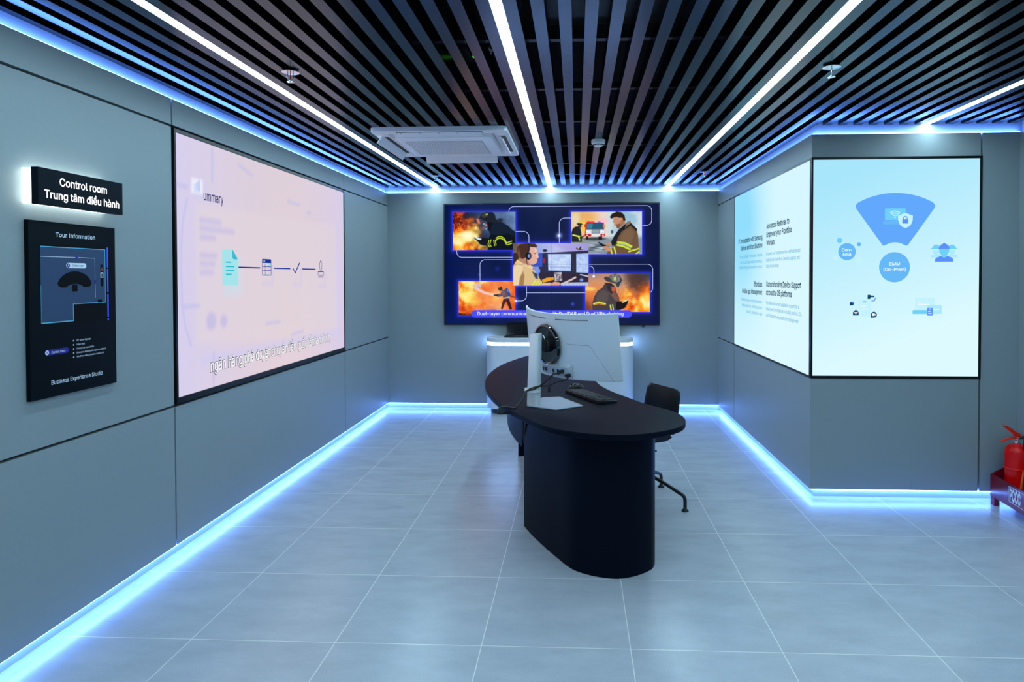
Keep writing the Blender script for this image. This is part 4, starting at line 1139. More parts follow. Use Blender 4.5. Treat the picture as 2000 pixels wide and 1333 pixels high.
g.box((0.103, 4.6555, cz_ - 0.0013), (2.500, 4.6560, cz_ + 0.0013))
for a in ((0.100, 0.948, 0.104, 2.306), (2.499, 0.948, 2.503, 2.306)):
    g.box((a[0], 4.654, a[1]), (a[2], 4.704, a[3]))
for z in (0.948, 2.302):
    g.box((0.100, 4.654, z), (2.503, 4.704, z + 0.004))
g.build('bezel', M_['bezel'], vw)

t = thing('sensor_camera', (2.322, 4.665, 0.95), 'tiny black sensor under the lower right edge of the video wall', 'sensor')
G().lathe((2.322, 4.675, 0.934), [(0.0, -0.012), (0.010, -0.010), (0.013, 0.0), (0.010, 0.010), (0.0, 0.012)], 16).build('sensor_head', M_['gloss_black'], t, smooth=60)
G().box((2.326, 4.672, 0.940), (2.346, 4.690, 0.949)).build('bracket', M_['black_plastic'], t)

# ------------------------------------------------------------------ left display
ld = thing('wall_display', (XL, 2.046, 0.815), 'large wall screen on the left wall showing workflow icons and a Vietnamese subtitle', 'display', 'wall screens')
XD = -0.546
g = G()
for (y0, y1, z0, z1) in ((0.779, 0.796, 0.813, 2.283), (3.298, 3.313, 0.813, 2.283), (0.796, 3.298, 2.262, 2.283), (0.796, 3.298, 0.813, 0.846)):
    g.box((XL - 0.028, y0, z0), (XD + 0.006, y1, z1))
g.build('bezel', M_['bezel'], ld, bevel=0.002)
G().box((XL - 0.028, 0.796, 0.846), (XD - 0.002, 3.298, 2.262)).build('panel', M_['panel_body'], ld)
LU = lambda u, v, d=0.0: (XD + d, u, v)
c = Cv(0.796, -2.262, 3.298, -0.846, 0.0115, (228, 218, 232))
U, V = c.X, -c.Y
tt = (U - 0.796) / 2.502
hh = (V - 0.846) / 1.416
c.a = np.stack([215 + 12 * np.sin(tt * 3.1) * (1 - 0.3 * hh), 208 - 4 * tt + 3 * np.sin(tt * 3), 238 - 20 * np.sin(tt * 3.0) * 0.9 - 2 * tt], -1)
c.a += (c.noise(0.9, 51, 3)[..., None] - 0.5) * 6
N_ = lambda pts: [(a, -b) for a, b in pts]
lav = (180, 186, 238)
c.poly(N_([(0.98, 1.90), (3.10, 1.945), (3.12, 0.99), (3.0, 0.985), (0.97, 1.12)]), (227, 214, 220), 0.05, 0.55)
c.poly(N_([(1.03, 1.04), (3.17, 1.02), (3.13, 0.98), (1.03, 0.985)]), (206, 204, 244), 0.06, 0.65)
c.line(N_([(3.115, 1.95), (3.12, 1.5), (3.12, 1.05)]), 0.03, (214, 208, 242), 0.05, 0.7)
for (a, b, z) in ((1.028, 1.226, 1.817), (1.027, 1.375, 1.770), (1.03, 1.165, 1.720), (1.029, 1.177, 1.616), (1.028, 1.153, 1.568), (1.027, 1.138, 1.518)):
    c.line(N_([(a, z), (b, z)]), 0.030, (200, 192, 230), 0.03, 0.8)
c.ell(1.123, -1.234, 0.052, 0.052, (198, 190, 230), 0.03, 0.85)
c.ell(1.258, -1.225, 0.038, 0.038, (198, 190, 230), 0.03, 0.85)
c.line(N_([(0.899, 1.922), (0.855, 1.79), (0.840, 1.656), (0.838, 1.5), (0.844, 1.336), (0.87, 1.22), (0.92, 1.115)]), 0.008, lav, 0.02, 0.8)
for seg in ([(1.152, 2.246), (1.148, 2.054)], [(0.808, 1.987), (0.896, 1.984)], [(0.86, 1.33), (1.0, 1.33)], [(1.143, 1.04), (1.139, 0.873)], [(1.45, 2.20), (1.62, 2.16)], [(2.15, 2.05), (2.35, 2.045)], [(2.5, 2.0), (2.55, 2.0)], [(2.2, 1.06), (2.4, 1.07)], [(1.8, 1.17), (2.0, 1.17)]):
    c.line(N_(seg), 0.016, (188, 190, 234), 0.03, 0.7)
c.poly(N_([(1.27, 1.62), (1.45, 1.60), (1.45, 1.40), (1.28, 1.40)]), (196, 226, 240), 0.10, 0.8)
for (a, b) in ((1.80, 1.50), (2.28, 1.49), (2.76, 1.47)):
    c.line(N_([(a - 0.04, b - 0.055), (a + 0.09, b - 0.055), (a + 0.10, b + 0.06)]), 0.018, (206, 198, 236), 0.05, 0.7)
c.poly(N_([(0.94, 2.045), (1.054, 2.045), (1.054, 1.956), (0.937, 1.956)]), (240, 238, 252), 0.02, 0.9)
c.line(N_([(1.06, 2.03), (1.065, 1.95), (0.95, 1.945)]), 0.02, (206, 206, 240), 0.03, 0.8)
for a, h0, cc in ((0.973, 2.005, (200, 210, 248)), (0.993, 2.018, (176, 200, 246)), (1.013, 2.032, (150, 196, 240))):
    c.line(N_([(a, h0), (a, 1.980)]), 0.014, cc, 0.012)
c.mesh('screen_image', lambda x, y: LU(x, -y, 0.0), M_['pic'], ld)
lf = Flat(LU)
m_navy = scr('icon_navy', (22, 52, 150))
m_teal = scr('icon_teal', (120, 214, 226))
m_teal2 = scr('icon_teal_dark', (60, 186, 204))
m_mint = scr('icon_mint', (166, 228, 236))
g = G()
lf.poly(g, [(1.244, 1.660), (1.362, 1.664), (1.427, 1.604), (1.429, 1.440), (1.246, 1.442)], 0.0008, 0)
lf.poly(g, [(1.362, 1.664), (1.427, 1.604), (1.376, 1.600), (1.362, 1.612)], 0.0012, 1)
for z, a, b in ((1.582, 1.285, 1.345), (1.556, 1.285, 1.385), (1.532, 1.285, 1.385), (1.508, 1.285, 1.350)):
    lf.line(g, [(a, z), (b, z)], 0.008, 0.0012, 1)
g.build('document_icon', [m_mint, m_teal2], ld)
g = G()
a0, a1, b0, b1 = 1.747, 1.873, 1.504, 1.611
lf.line(g, [(a0, b0), (a0, b1)], 0.006, 0.0008)
lf.line(g, [(a1, b0), (a1, b1)], 0.006, 0.0008)
lf.line(g, [(a0, b0), (a1, b0)], 0.006, 0.0008)
lf.poly(g, [(a0, b1 - 0.024), (a1, b1 - 0.024), (a1, b1 + 0.003), (a0, b1 + 0.003)], 0.0008)
for z in (1.538, 1.563):
    lf.line(g, [(a0, z), (a1, z)], 0.005, 0.0010)
for u in (1.787, 1.830):
    lf.line(g, [(u, b0), (u, b1 - 0.03)], 0.005, 0.0010)
lf.poly(g, [(1.833, 1.566), (1.870, 1.566), (1.870, 1.584), (1.833, 1.584)], 0.0009, 1)
lf.poly(g, [(1.790, 1.507), (1.827, 1.507), (1.827, 1.520), (1.790, 1.520)], 0.0009, 1)
for u in (1.757, 1.770, 1.783):
    lf.poly(g, circ(u, b1 - 0.011, 0.0035, 12), 0.0012, 2)
g.build('table_icon', [m_navy, m_mint, M_['scr_white']], ld)
g = G()
lf.line(g, [(2.224, 1.556), (2.266, 1.522), (2.345, 1.600)], 0.013, 0.0008)
g.build('check_icon', m_navy, ld)
g = G()
st = []
for (u, v) in [(-0.014, 0.045), (-0.022, 0.085), (-0.021, 0.118), (0, 0.137), (0.021, 0.118), (0.022, 0.085), (0.014, 0.045)]:
    st.append((2.761 + u, 1.488 + v))
lf.line(g, [tuple(p) for p in catmull([Vector((a, b, 0)) for a, b in st], 5, False)] and [(p.x, p.y) for p in catmull([Vector((a, b, 0)) for a, b in st], 5, False)], 0.007, 0.0008)
bb = rrect(2.700, 1.505, 2.822, 1.534, 0.009, 4)
lf.line(g, bb + [bb[0]], 0.007, 0.0008)
lf.line(g, [(2.706, 1.490), (2.816, 1.490)], 0.008, 0.0008)
g.build('stamp_icon', m_navy, ld)
for a, b in ((1.434, 1.716), (1.916, 2.180), (2.392, 2.650)):
    g = G()
    lf.line(g, [(a, 1.553), (b, 1.553)], 0.009, 0.0008)
    g.build('flow_line', m_navy, ld)
yv, zv = (0, 1, 0), (0, 0, 1)
g = G()
text(g, 'ummary', LU(1.056, 1.932, 0.0010), yv, zv, 0.209, cap=0.056, bold=0.006)
g.build('heading_text', scr('heading_navy', (24, 40, 110)), ld)
SUB = 'ngân hàng phê duyệt chuyển tiền quốc tế nhanh hơn,'
g = G()
text(g, SUB, LU(1.103, 0.938, 0.0010), yv, zv, 1.853, cap=0.068, bold=0.030, mi=0)
text(g, SUB, LU(1.107, 0.938, 0.0016), yv, zv, 1.845, cap=0.068, bold=0.006, mi=1)
g.build('subtitle_text', [scr('subtitle_outline', (30, 30, 40)), M_['scr_white']], ld)

# ------------------------------------------------------------------ right displays
rd = thing('wall_display', (XR, 2.90, 0.815), 'pale cyan wall screen with four blocks of text, left of the corner', 'display', 'wall screens')
XE = XR - 0.001
g = G()
for (y0, y1, z0, z1) in ((YF + 0.012, YF + 0.026, zc - gp, zd + gp), (3.951, 3.957, zc - gp, zd + gp), (YF + 0.026, 3.951, 2.267, zd + gp), (YF + 0.026, 3.951, zc - gp, 0.822)):
    g.box((XE - 0.003, y0, z0), (XR + 0.028, y1, z1))
g.build('bezel', M_['bezel'], rd, bevel=0.001)
G().box((XE + 0.002, YF + 0.026, 0.822), (XR + 0.029, 3.951, 2.267)).build('panel', M_['panel_body'], rd)
# u runs from the far end towards the camera
RU = lambda u, v, d=0.0: (XE - d, u, v)
c = Cv(-3.951, -2.267, -(YF + 0.026), -0.822, 0.022, (190, 240, 255))
tt = (c.X + 3.951) / 2.09
hh = (c.Y + 2.267) / 1.445
kk = np.clip(np.exp(-((tt - 0.13) / 0.30) ** 2 - ((hh - 0.22) / 0.55) ** 2) * 1.1 + (0.5 - tt) * 0.3, 0, 1)[..., None]
c.a = np.array((214, 247, 255)) * (1 - kk) + np.array((146, 222, 253)) * kk
c.put(np.clip(hh * 1.1 - 0.25, 0, 1) * 0.6, (226, 252, 255))
c.mesh('screen_image', lambda x, y: RU(-x, -y, 0.0), M_['pic'], rd)
ry = (0, -1, 0)
t_dk = scr('text_dark_teal', (16, 62, 92))
t_lt = scr('text_light_blue', (92, 176, 216))
BLK = [
    ((('Advanced Features to', 1.880, 0.575), ('Empower your Frontline', 1.812, 0.635), ('Workers', 1.744, 0.215)), 2.860, 'l', 0.042),
    ((('IT Orchestration with Samsung', 1.803, 0.806), ('Devices and Knox Solutions', 1.735, 0.722)), 2.981, 'r', 0.040),
    ((('Effortless', 1.402, 0.264), ('Mobile App Management', 1.334, 0.664)), 2.981, 'r', 0.040),
    ((('Comprehensive Device Support', 1.406, 0.838), ('across the OS platforms', 1.338, 0.640)), 2.864, 'l', 0.042),
    ((('Through optimized IT orchestration, integrate', 1.660, 0.770), ('with various 3rd party solutions seamlessly,', 1.607, 0.737), ('including Samsung devices and Knox solutions', 1.560, 0.785)), 2.984, 'r', 0),
    ((('Empower your frontline workers with advanced', 1.661, 0.820), ('features like Kiosk Mode, Remote Support, and', 1.611, 0.815), ('Share Device Mode', 1.562, 0.335)), 2.868, 'l', 0),
    ((('Efficiently create and distribute business', 1.259, 0.700), ('mobile applications, control access and', 1.209, 0.674), ('authority, and monitor usage', 1.156, 0.498)), 2.981, 'r', 0),
    ((('Provide extensive and adaptable support for a', 1.260, 0.792), ('broad spectrum of devices including Android, iOS,', 1.211, 0.855), ('and Windows to ensure smooth management', 1.158, 0.785)), 2.862, 'l', 0)]
for rows_, y_, al, cp in BLK:
    for s_, z_, wd in rows_:
        line_part('heading_text' if cp else 'body_text', t_dk if cp else t_lt, rd, s_, RU(y_, z_, 0.0010), ry, zv, wd, cap=cp or 0.027, align=al, bold=0.022 if cp else 0.006)

fd = thing('wall_display', (3.70, YF, 0.815), 'pale cyan wall screen with blue fan diagram, right of the corner', 'display', 'wall screens')
YE = YF - 0.001
g = G()
for (x0, x1, z0, z1) in ((XR - 0.003, XR + 0.010, zc - gp, zd + gp), (4.239, 4.255, zc - gp, zd + gp), (XR + 0.010, 4.239, 2.265, zd + gp), (XR + 0.010, 4.239, zc - gp, 0.825)):
    g.box((x0, YE - 0.004, z0), (x1, YF + 0.011, z1))
g.build('bezel', M_['bezel'], fd, bevel=0.001)
G().box((XR + 0.010, YE + 0.002, 0.825), (4.239, YF + 0.011, 2.265)).build('panel', M_['panel_body'], fd)
FU = lambda u, v, d=0.0: (u, YE - d, v)
c = Cv(XR + 0.010, -2.265, 4.239, -0.825, 0.022, (200, 243, 255))
tt = (c.X - XR) / 1.09
hh = (c.Y + 2.265) / 1.44
kk = np.clip(hh * 1.15 + 0.35 * tt - 0.15, 0, 1)[..., None]
c.a = np.array((168, 230, 252)) * (1 - kk) + np.array((220, 250, 255)) * kk
c.mesh('screen_image', lambda x, y: FU(x, -y, 0.0), M_['pic'], fd)
ff = Flat(FU)
m_fan = scr('fan_blue', (98, 168, 252))
m_sky = scr('icon_sky', (102, 184, 246))
m_sky2 = scr('icon_cyan', (112, 208, 248))
m_pale = scr('icon_pale', (172, 234, 252))
m_pale2 = scr('icon_palest', (196, 243, 253))
m_ind = scr('icon_indigo', (92, 146, 248))
m_ink = scr('icon_ink', (18, 74, 108))
g = G()
apex = (3.695, 1.590)
top = circ(3.695, 1.60, 0.440, 26, 54.5, 125.5)
corner = lambda p, q, r: None
pts = [(3.777, 1.693)] + [(3.944, 1.932), (3.953, 1.948), (3.951, 1.962), (3.942, 1.974)] + [(p[0], p[1]) for p in circ(3.695, 1.541, 0.500, 22, 60.5, 119.5)] + [(3.448, 1.974), (3.439, 1.962), (3.437, 1.948), (3.446, 1.932)] + [(3.616, 1.693)] + circ(3.695, 1.600, 0.114, 12, 132, 48)[1:-1]
ff.poly(g, pts, 0.0008)
g.build('fan_shape', m_fan, fd)
g = G()
ff.poly(g, rrect(3.628, 1.862, 3.762, 1.939, 0.005, 3), 0.0012, 0)
ff.poly(g, rrect(3.616, 1.832, 3.735, 1.858, 0.006, 3), 0.0014, 1)
ff.poly(g, [(3.682, 1.858), (3.709, 1.858), (3.706, 1.853), (3.685, 1.853)], 0.0016, 0)
for r in (0.020, 0.034, 0.047):
    ff.line(g, circ(3.694, 1.874, r, 14, 48, 132), 0.007, 0.0016, 2)
ff.poly(g, circ(3.694, 1.880, 0.0055, 14), 0.0016, 2)
g.build('laptop_icon', [m_sky2, m_sky, m_pale2], fd)
g = G()
ff.poly(g, [(3.761, 1.909), (3.786, 1.899), (3.809, 1.891), (3.808, 1.858), (3.797, 1.830), (3.780, 1.816), (3.761, 1.808), (3.742, 1.816), (3.725, 1.830), (3.714, 1.858), (3.713, 1.891), (3.736, 1.899)], 0.0018, 0)
ff.poly(g, rrect(3.741, 1.838, 3.779, 1.866, 0.004, 3), 0.0022, 1)
ff.line(g, [(3.748, 1.864), (3.748, 1.874)] + circ(3.760, 1.874, 0.012, 10, 180, 0) + [(3.772, 1.864)], 0.005, 0.0022, 1)
g.build('shield_icon', [m_pale2, m_ind], fd)
g = G()
ff.poly(g, circ(3.693, 1.549, 0.100, 56), 0.0008, 0)
g.build('emm_disc', m_sky, fd)
m_lab = scr('label_white', (232, 250, 255))
g = G()
line_part('label_text', m_lab, fd, 'EMM', FU(3.694, 1.560, 0.0014), rv, zv, 0.068, cap=0.0215, align='c', bold=0.02)
line_part('label_text', m_lab, fd, '(On-Prem)', FU(3.694, 1.524, 0.0014), rv, zv, 0.146, cap=0.0215, align='c', bold=0.02)
g = G()
line_part('label_text', m_lab, fd, 'Con-', FU(3.382, 1.655, 0.0014), rv, zv, 0.067, cap=0.0205, align='c', bold=0.02)
line_part('label_text', m_lab, fd, 'sole', FU(3.383, 1.626, 0.0014), rv, zv, 0.057, cap=0.0205, align='c', bold=0.02)
for (a, b, r, mm_) in ((3.383, 1.653, 0.057, m_sky), (3.334, 1.728, 0.0175, m_sky2), (3.461, 1.702, 0.0135, m_sky), (3.308, 1.614, 0.017, m_pale2), (3.463, 1.591, 0.024, m_pale2)):
    g = G()
    ff.poly(g, circ(a, b, r, 40), 0.0008)
    g.build('bubble', mm_, fd)
g = G()
for s in (-1, 1):
    cx2 = 4.013 + s * 0.050
    ff.poly(g, circ(cx2, 1.672, 0.026, 16, 0, 180), 0.0008, 2)
    ff.poly(g, [(cx2 - 0.034, 1.670), (cx2 + 0.034, 1.670), (cx2 + 0.034, 1.676), (cx2 - 0.034, 1.676)], 0.0008, 2)
    ff.poly(g, circ(cx2, 1.662, 0.023, 18, 180, 360, 0.034), 0.0008, 3)
    ff.poly(g, [(cx2 - 0.040, 1.612), (cx2 + 0.040, 1.612), (cx2 + 0.034, 1.626), (cx2 + 0.008, 1.636), (cx2 - 0.008, 1.636), (cx2 - 0.034, 1.626)], 0.0008, 3)
ff.poly(g, [(3.955, 1.584), (4.071, 1.584), (4.071, 1.602), (4.062, 1.612), (4.030, 1.624), (3.997, 1.624), (3.966, 1.612), (3.955, 1.602)], 0.0012, 1)
ff.poly(g, circ(4.013, 1.660, 0.032, 22, 180, 360, 0.036), 0.0014, 2)
ff.poly(g, [(3.981, 1.660), (4.045, 1.660), (4.045, 1.672), (3.981, 1.672)], 0.0014, 2)
ff.poly(g, circ(4.013, 1.626, 0.017, 16, 180, 360, 0.014) + [(4.028, 1.636), (3.998, 1.636)], 0.0016, 2)
ff.poly(g, circ(4.013, 1.672, 0.034, 20, 0, 180, 0.032), 0.0018, 1)
ff.poly(g, [(3.975, 1.670), (4.051, 1.670), (4.051, 1.675), (3.975, 1.675)], 0.0018, 1)
ff.poly(g, [(4.005, 1.690), (4.021, 1.690), (4.021, 1.708), (4.005, 1.708)], 0.0020, 1)
g.build('worker_icon', [m_sky, m_ind, m_sky2, m_pale], fd)
g = G()
ff.poly(g, rrect(3.457, 1.272, 3.543, 1.337, 0.004, 3), 0.0008, 3)
ff.poly(g, [(3.476, 1.221), (3.543, 1.221), (3.543, 1.275), (3.476, 1.275)], 0.0008, 3)
ff.line(g, [(3.488, 1.320), (3.511, 1.320)], 0.006, 0.0012, 1)
for a, b, z in ((3.472, 3.508, 1.290), (3.480, 3.524, 1.271)):
    ff.line(g, [(a, z), (b, z)], 0.004, 0.0012, 2)
g.build('clipboard_icon', [m_ink, m_ind, M_['scr_white'], m_pale2], fd)
g = G()
ff.poly(g, [(3.519, 1.338), (3.519, 1.366), (3.537, 1.366), (3.542, 1.361), (3.564, 1.361), (3.564, 1.350), (3.540, 1.350), (3.536, 1.338)], 0.0012, 0)
ff.line(g, [(3.545, 1.325), (3.564, 1.326), (3.572, 1.348)], 0.006, 0.0012, 1)
g.build('folder_icon', [m_ink, m_ind, M_['scr_white'], m_pale2], fd)
g = G()
ff.poly(g, circ(3.416, 1.307, 0.0135, 24), 0.0012, 0)
ff.poly(g, [(3.402, 1.294), (3.416, 1.294), (3.404, 1.307)], 0.0012, 0)
ff.poly(g, circ(3.423, 1.312, 0.0095, 14, -30, 120) + [(3.420, 1.309)], 0.0014, 1)
g.build('clock_icon', [m_ink, m_ind, M_['scr_white'], m_pale2], fd)
g = G()
ff.poly(g, [(3.424, 1.228), (3.462, 1.228), (3.462, 1.250), (3.443, 1.268), (3.424, 1.250)], 0.0012, 0)
ff.poly(g, [(3.429, 1.250), (3.457, 1.250), (3.443, 1.236)], 0.0014, 2)
ff.poly(g, [(3.436, 1.230), (3.450, 1.230), (3.443, 1.236)], 0.0014, 1)
g.build('mail_icon', [m_ink, m_ind, M_['scr_white'], m_pale2], fd)
g = G()
ff.poly(g, circ(3.561, 1.233, 0.020, 28), 0.0012, 0)
ff.poly(g, [(3.541, 1.212), (3.556, 1.214), (3.542, 1.230)], 0.0012, 0)
ff.poly(g, rrect(3.549, 1.225, 3.567, 1.242, 0.003, 3), 0.0014, 2)
ff.poly(g, [(3.563, 1.233), (3.573, 1.240), (3.573, 1.226)], 0.0016, 2)
g.build('chat_icon', [m_ink, m_ind, M_['scr_white'], m_pale2], fd)
g = G()
ff.poly(g, rrect(3.828, 1.258, 3.957, 1.345, 0.005, 3), 0.0008, 3)
ff.poly(g, rrect(3.812, 1.238, 3.915, 1.264, 0.005, 3), 0.0010, 1)
ff.poly(g, rrect(3.905, 1.238, 4.001, 1.299, 0.004, 3), 0.0012, 2)
ff.poly(g, rrect(3.907, 1.227, 3.943, 1.279, 0.004, 3), 0.0016, 0)
for a, b, z in ((3.846, 3.868, 1.317), (3.846, 3.922, 1.302)):
    ff.line(g, [(a, z), (b, z)], 0.005, 0.0012, 4)
ff.line(g, [(3.946, 1.269), (3.984, 1.269)], 0.006, 0.0016, 4)
for a, b, z in ((3.917, 3.933, 1.271), (3.913, 3.929, 1.256), (3.913, 3.936, 1.243)):
    ff.line(g, [(a, z), (b, z)], 0.006, 0.0020, 4)
g.build('device_icons', [m_ind, m_sky2, m_pale, m_pale2, M_['scr_white']], fd)

# ------------------------------------------------------------------ room sign and information board
t = thing('room_sign', (XL, 0.06, 1.775), 'backlit black sign box reading Control room on the left wall', 'sign')
y0, y1, z0, z1 = -0.171, 0.297, 1.775, 1.918
G().box((-0.508, y0, z0), (-0.480, y1, z1)).build('face_box', M_['sign'], t, bevel=0.0015)
G().box((XL + 0.0005, y0 + 0.003, z0 + 0.004), (-0.5085, y1 - 0.035, z1 - 0.004)).build('lit_backing', M_['acrylic'], t)
g = G()
line_part('lettering', M_['letter_lit'], t, 'Control room', (-0.4790, 0.065, 1.858), yv, zv, 0.262, cap=0.0305, align='c', bold=0.010)
line_part('lettering', M_['letter_lit'], t, 'Trung tâm điều hành', (-0.4790, 0.065, 1.803), yv, zv, 0.414, cap=0.0305, align='c', bold=0.010)

t = thing('information_board', (XL, 0.075, 1.008), 'black Tour Information board with a floor plan below the lit sign', 'information board')
XB = -0.530
G().box((XL + 0.0005, -0.162, 1.008), (XB, 0.312, 1.716)).build('board', M_['board'], t, bevel=0.001)
BU = lambda u, v, d=0.0: (XB + d, u, v)
bf = Flat(BU)
m_map = pbr('map_grey', lin((60, 78, 108)), 0.5, spec=0.1, noise=(60, 0.08))
m_mapline = pbr('map_cyan', lin((96, 190, 220)), 0.5)
m_mapdark = pbr('map_dark', lin((8, 9, 13)), 0.5, spec=0.08)
m_mapblue = pbr('map_blue', lin((62, 84, 235)), 0.5)
m_navyb = pbr('map_navy', lin((14, 14, 140)), 0.5)
m_red = pbr('map_red', lin((190, 40, 20)), 0.5)
g = G()
plan = [(-0.107, 1.615), (0.246, 1.615), (0.246, 1.380), (0.058, 1.380), (0.058, 1.309), (-0.107, 1.309)]
bf.poly(g, plan, 0.0006, 0)
bf.poly(g, [(0.058, 1.378), (0.247, 1.378), (0.247, 1.297), (0.058, 1.297)], 0.0005, 2)
bf.poly(g, [(-0.107, 1.628), (0.247, 1.628), (0.247, 1.618), (-0.107, 1.618)], 0.0005, 2)
for a, b, wd in (((-0.107, 1.615), (0.247, 1.615), 0.003), ((0.246, 1.616), (0.246, 1.379), 0.003), ((0.247, 1.380), (0.057, 1.380), 0.003), ((0.058, 1.381), (0.058, 1.308), 0.003), ((0.059, 1.309), (-0.107, 1.309), 0.004), ((-0.107, 1.46), (-0.107, 1.309), 0.0014)):
    bf.line(g, [a, b], wd, 0.0009, 1)
bf.line(g, [(-0.107, 1.575), (0.184, 1.575), (0.184, 1.403)], 0.002, 0.0009, 3)
dk_ = [(0.07 + 0.098 * math.cos(math.radians(a)), 1.447 + 0.070 * math.sin(math.radians(a))) for a in range(15, 166, 10)]
dk2 = [(0.07 + 0.050 * math.cos(math.radians(a)), 1.442 + 0.022 * math.sin(math.radians(a))) for a in range(160, 19, -14)]
bf.poly(g, dk_ + [(-0.018, 1.455), (-0.004, 1.450)] + dk2 + [(0.143, 1.450), (0.158, 1.455)], 0.0009, 2)
bf.poly(g, rrect(0.053, 1.432, 0.083, 1.462, 0.004, 3), 0.0009, 2)
bf.poly(g, rrect(0.217, 1.451, 0.234, 1.549, 0.0084, 6), 0.0009, 2)
bf.poly(g, rrect(0.217, 1.490, 0.234, 1.513, 0.002, 3), 0.0011, 3)
bf.poly(g, [(0.222, 1.492), (0.229, 1.492), (0.229, 1.508), (0.222, 1.508)], 0.0013, 2)
bf.poly(g, [(0.220, 1.520), (0.230, 1.520), (0.229, 1.533), (0.224, 1.538)], 0.0011, 6)
bf.poly(g, [(0.199, 1.380), (0.224, 1.380), (0.224, 1.394), (0.199, 1.394)], 0.0011, 2)
for a, b in ((1.626, 1.536), (1.529, 1.424), (1.417, 1.313), (1.306, 1.297)):
    bf.poly(g, [(0.257, a), (0.266, a), (0.266, b), (0.257, b)], 0.0009, 4)
bf.poly(g, [(0.067, 1.582), (0.079, 1.582), (0.088, 1.575), (0.079, 1.568), (0.067, 1.568), (0.072, 1.575)], 0.0013, 5)
bf.poly(g, [(0.177, 1.481), (0.191, 1.481), (0.191, 1.470), (0.184, 1.462), (0.177, 1.470)], 0.0013, 5)
bf.poly(g, rrect(0.022, 1.530, 0.133, 1.552, 0.0109, 6), 0.0013, 3)
bf.poly(g, circ(0.033, 1.541, 0.009, 20), 0.0015, 5)
g.build('floor_plan', [m_map, m_mapline, m_mapdark, M_['print_white'], m_mapblue, m_navyb, m_red], t)
g = G()
bf.poly(g, rrect(-0.093, 1.178, 0.030, 1.201, 0.0114, 6), 0.0006, 0)
bf.poly(g, circ(-0.0815, 1.1895, 0.0095, 20), 0.0009, 1)
for z in (1.222, 1.2045, 1.187, 1.170, 1.1525):
    bf.poly(g, circ(0.056, z + 0.003, 0.0032, 14), 0.0009, 1)
g.build('legend_badge', [m_navyb, M_['print_white']], t)
g = G()
line_part('lettering', M_['print_white'], t, 'Tour Information', BU(-0.030, 1.657, 0.0008), yv, zv, 0.218, cap=0.0175, bold=0.008)
line_part('lettering', M_['print_white'], t, 'Business Experience Studio', BU(-0.062, 1.058, 0.0008), yv, zv, 0.284, cap=0.0175, bold=0.008)
line_part('lettering', M_['print_white'], t, 'Control room', BU(-0.060, 1.184, 0.0010), yv, zv, 0.071, cap=0.0095, bold=0.01)
for s, z, wd in (('98″ Smart Signage', 1.2215, 0.080), ('Video Wall', 1.204, 0.046), ('Galaxy Tab Active5 Pro', 1.1865, 0.099), ('Enterprise Mobility Management (EMM)', 1.169, 0.170), ('WindFree 4Way Cassette Indoor Unit', 1.152, 0.159)):
    line_part('lettering', M_['print_white'], t, s, BU(0.073, z, 0.0008), yv, zv, wd, cap=0.0066, bold=0.006)
g = G()
line_part('badge_lettering', m_navyb, t, 'A', BU(-0.0815, 1.1855, 0.0012), yv, zv, 0.008, cap=0.009, align='c', bold=0.02)
line_part('badge_lettering', m_navyb, t, 'Control room', BU(0.085, 1.537, 0.0016), yv, zv, 0.062, cap=0.0088, align='c', bold=0.01)
g = G()
text(g, 'A', BU(0.033, 1.537, 0.0018), yv, zv, 0.007, cap=0.0085, align='c', bold=0.02)
g.build('badge_lettering', M_['print_white'], t)

# ------------------------------------------------------------------ desk
Mid = Vector((1.177, 2.02))
ca = Vector((-0.112, 0.994)).normalized()


def refl(p):
    p = Vector(p)
    return p - ca * (2 * (p - Mid).dot(ca))


outer = [(0.950, 1.90), (0.984, 1.70), (1.035, 1.49), (1.109, 1.258), (1.200, 1.038), (1.328, 0.790), (1.448, 0.598), (1.584, 0.500), (1.714, 0.458), (1.821, 0.456), (1.932, 0.494), (2.029, 0.562), (2.103, 0.648), (2.142, 0.760), (2.146, 0.882), (2.112, 1.010), (2.051, 1.105), (1.977, 1.226), (1.912, 1.375), (1.822, 1.585), (1.768, 1.756), (1.735, 1.92)]
ring = [Vector(p) for p in outer] + [refl(p) for p in outer[::-1]]
ring = [Vector((p.x, p.y)) for p in catmull([Vector((p.x, p.y, 0)) for p in ring], 5)]


def inset(ring, d):
    n = len(ring)
    out = []
    for i in range(n):
        t_ = (ring[(i + 2) % n] - ring[i - 2]).normalized()
        out.append(ring[i] + Vector((-t_.y, t_.x)) * d)
    return out


desk = thing('desk', (1.35, 2.02, 0), 'black curved boomerang desk in the middle of the room', 'desk')
g = G()
prof = [(0.000, 0.722), (-0.0025, 0.7245), (-0.0025, 0.7475), (0.000, 0.750)]
area = sum(ring[i].x * ring[(i + 1) % len(ring)].y - ring[(i + 1) % len(ring)].x * ring[i].y for i in range(len(ring)))
if area < 0:
    ring = ring[::-1]
rings = [[(p.x, p.y, z) for p in inset(ring, 0.0025 + d)] for d, z in prof]
g.loft(rings)
g.build('desktop', M_['desk'], desk, smooth=30)
ins = inset(ring, 0.155)


def near_pts(ref):
    out = []
    for p in ins:
        q = refl(p) if ref else p
        # keep the end part, cut along a line square to the outer side
        if (q - Vector((1.266, 1.301))).dot(Vector((0.10, -0.995))) > -0.0:
            out.append(p)
    return out


for ref in (False, True):
    pts = near_pts(ref)
    # rotate the list so that it is contiguous
    k = max(range(len(pts)), key=lambda i: (pts[i] - pts[i - 1]).length)
    pts = pts[k:] + pts[:k]
    G().prism(pts, 0.0, 0.7215).build('pedestal', M_['desk'], desk, smooth=40)
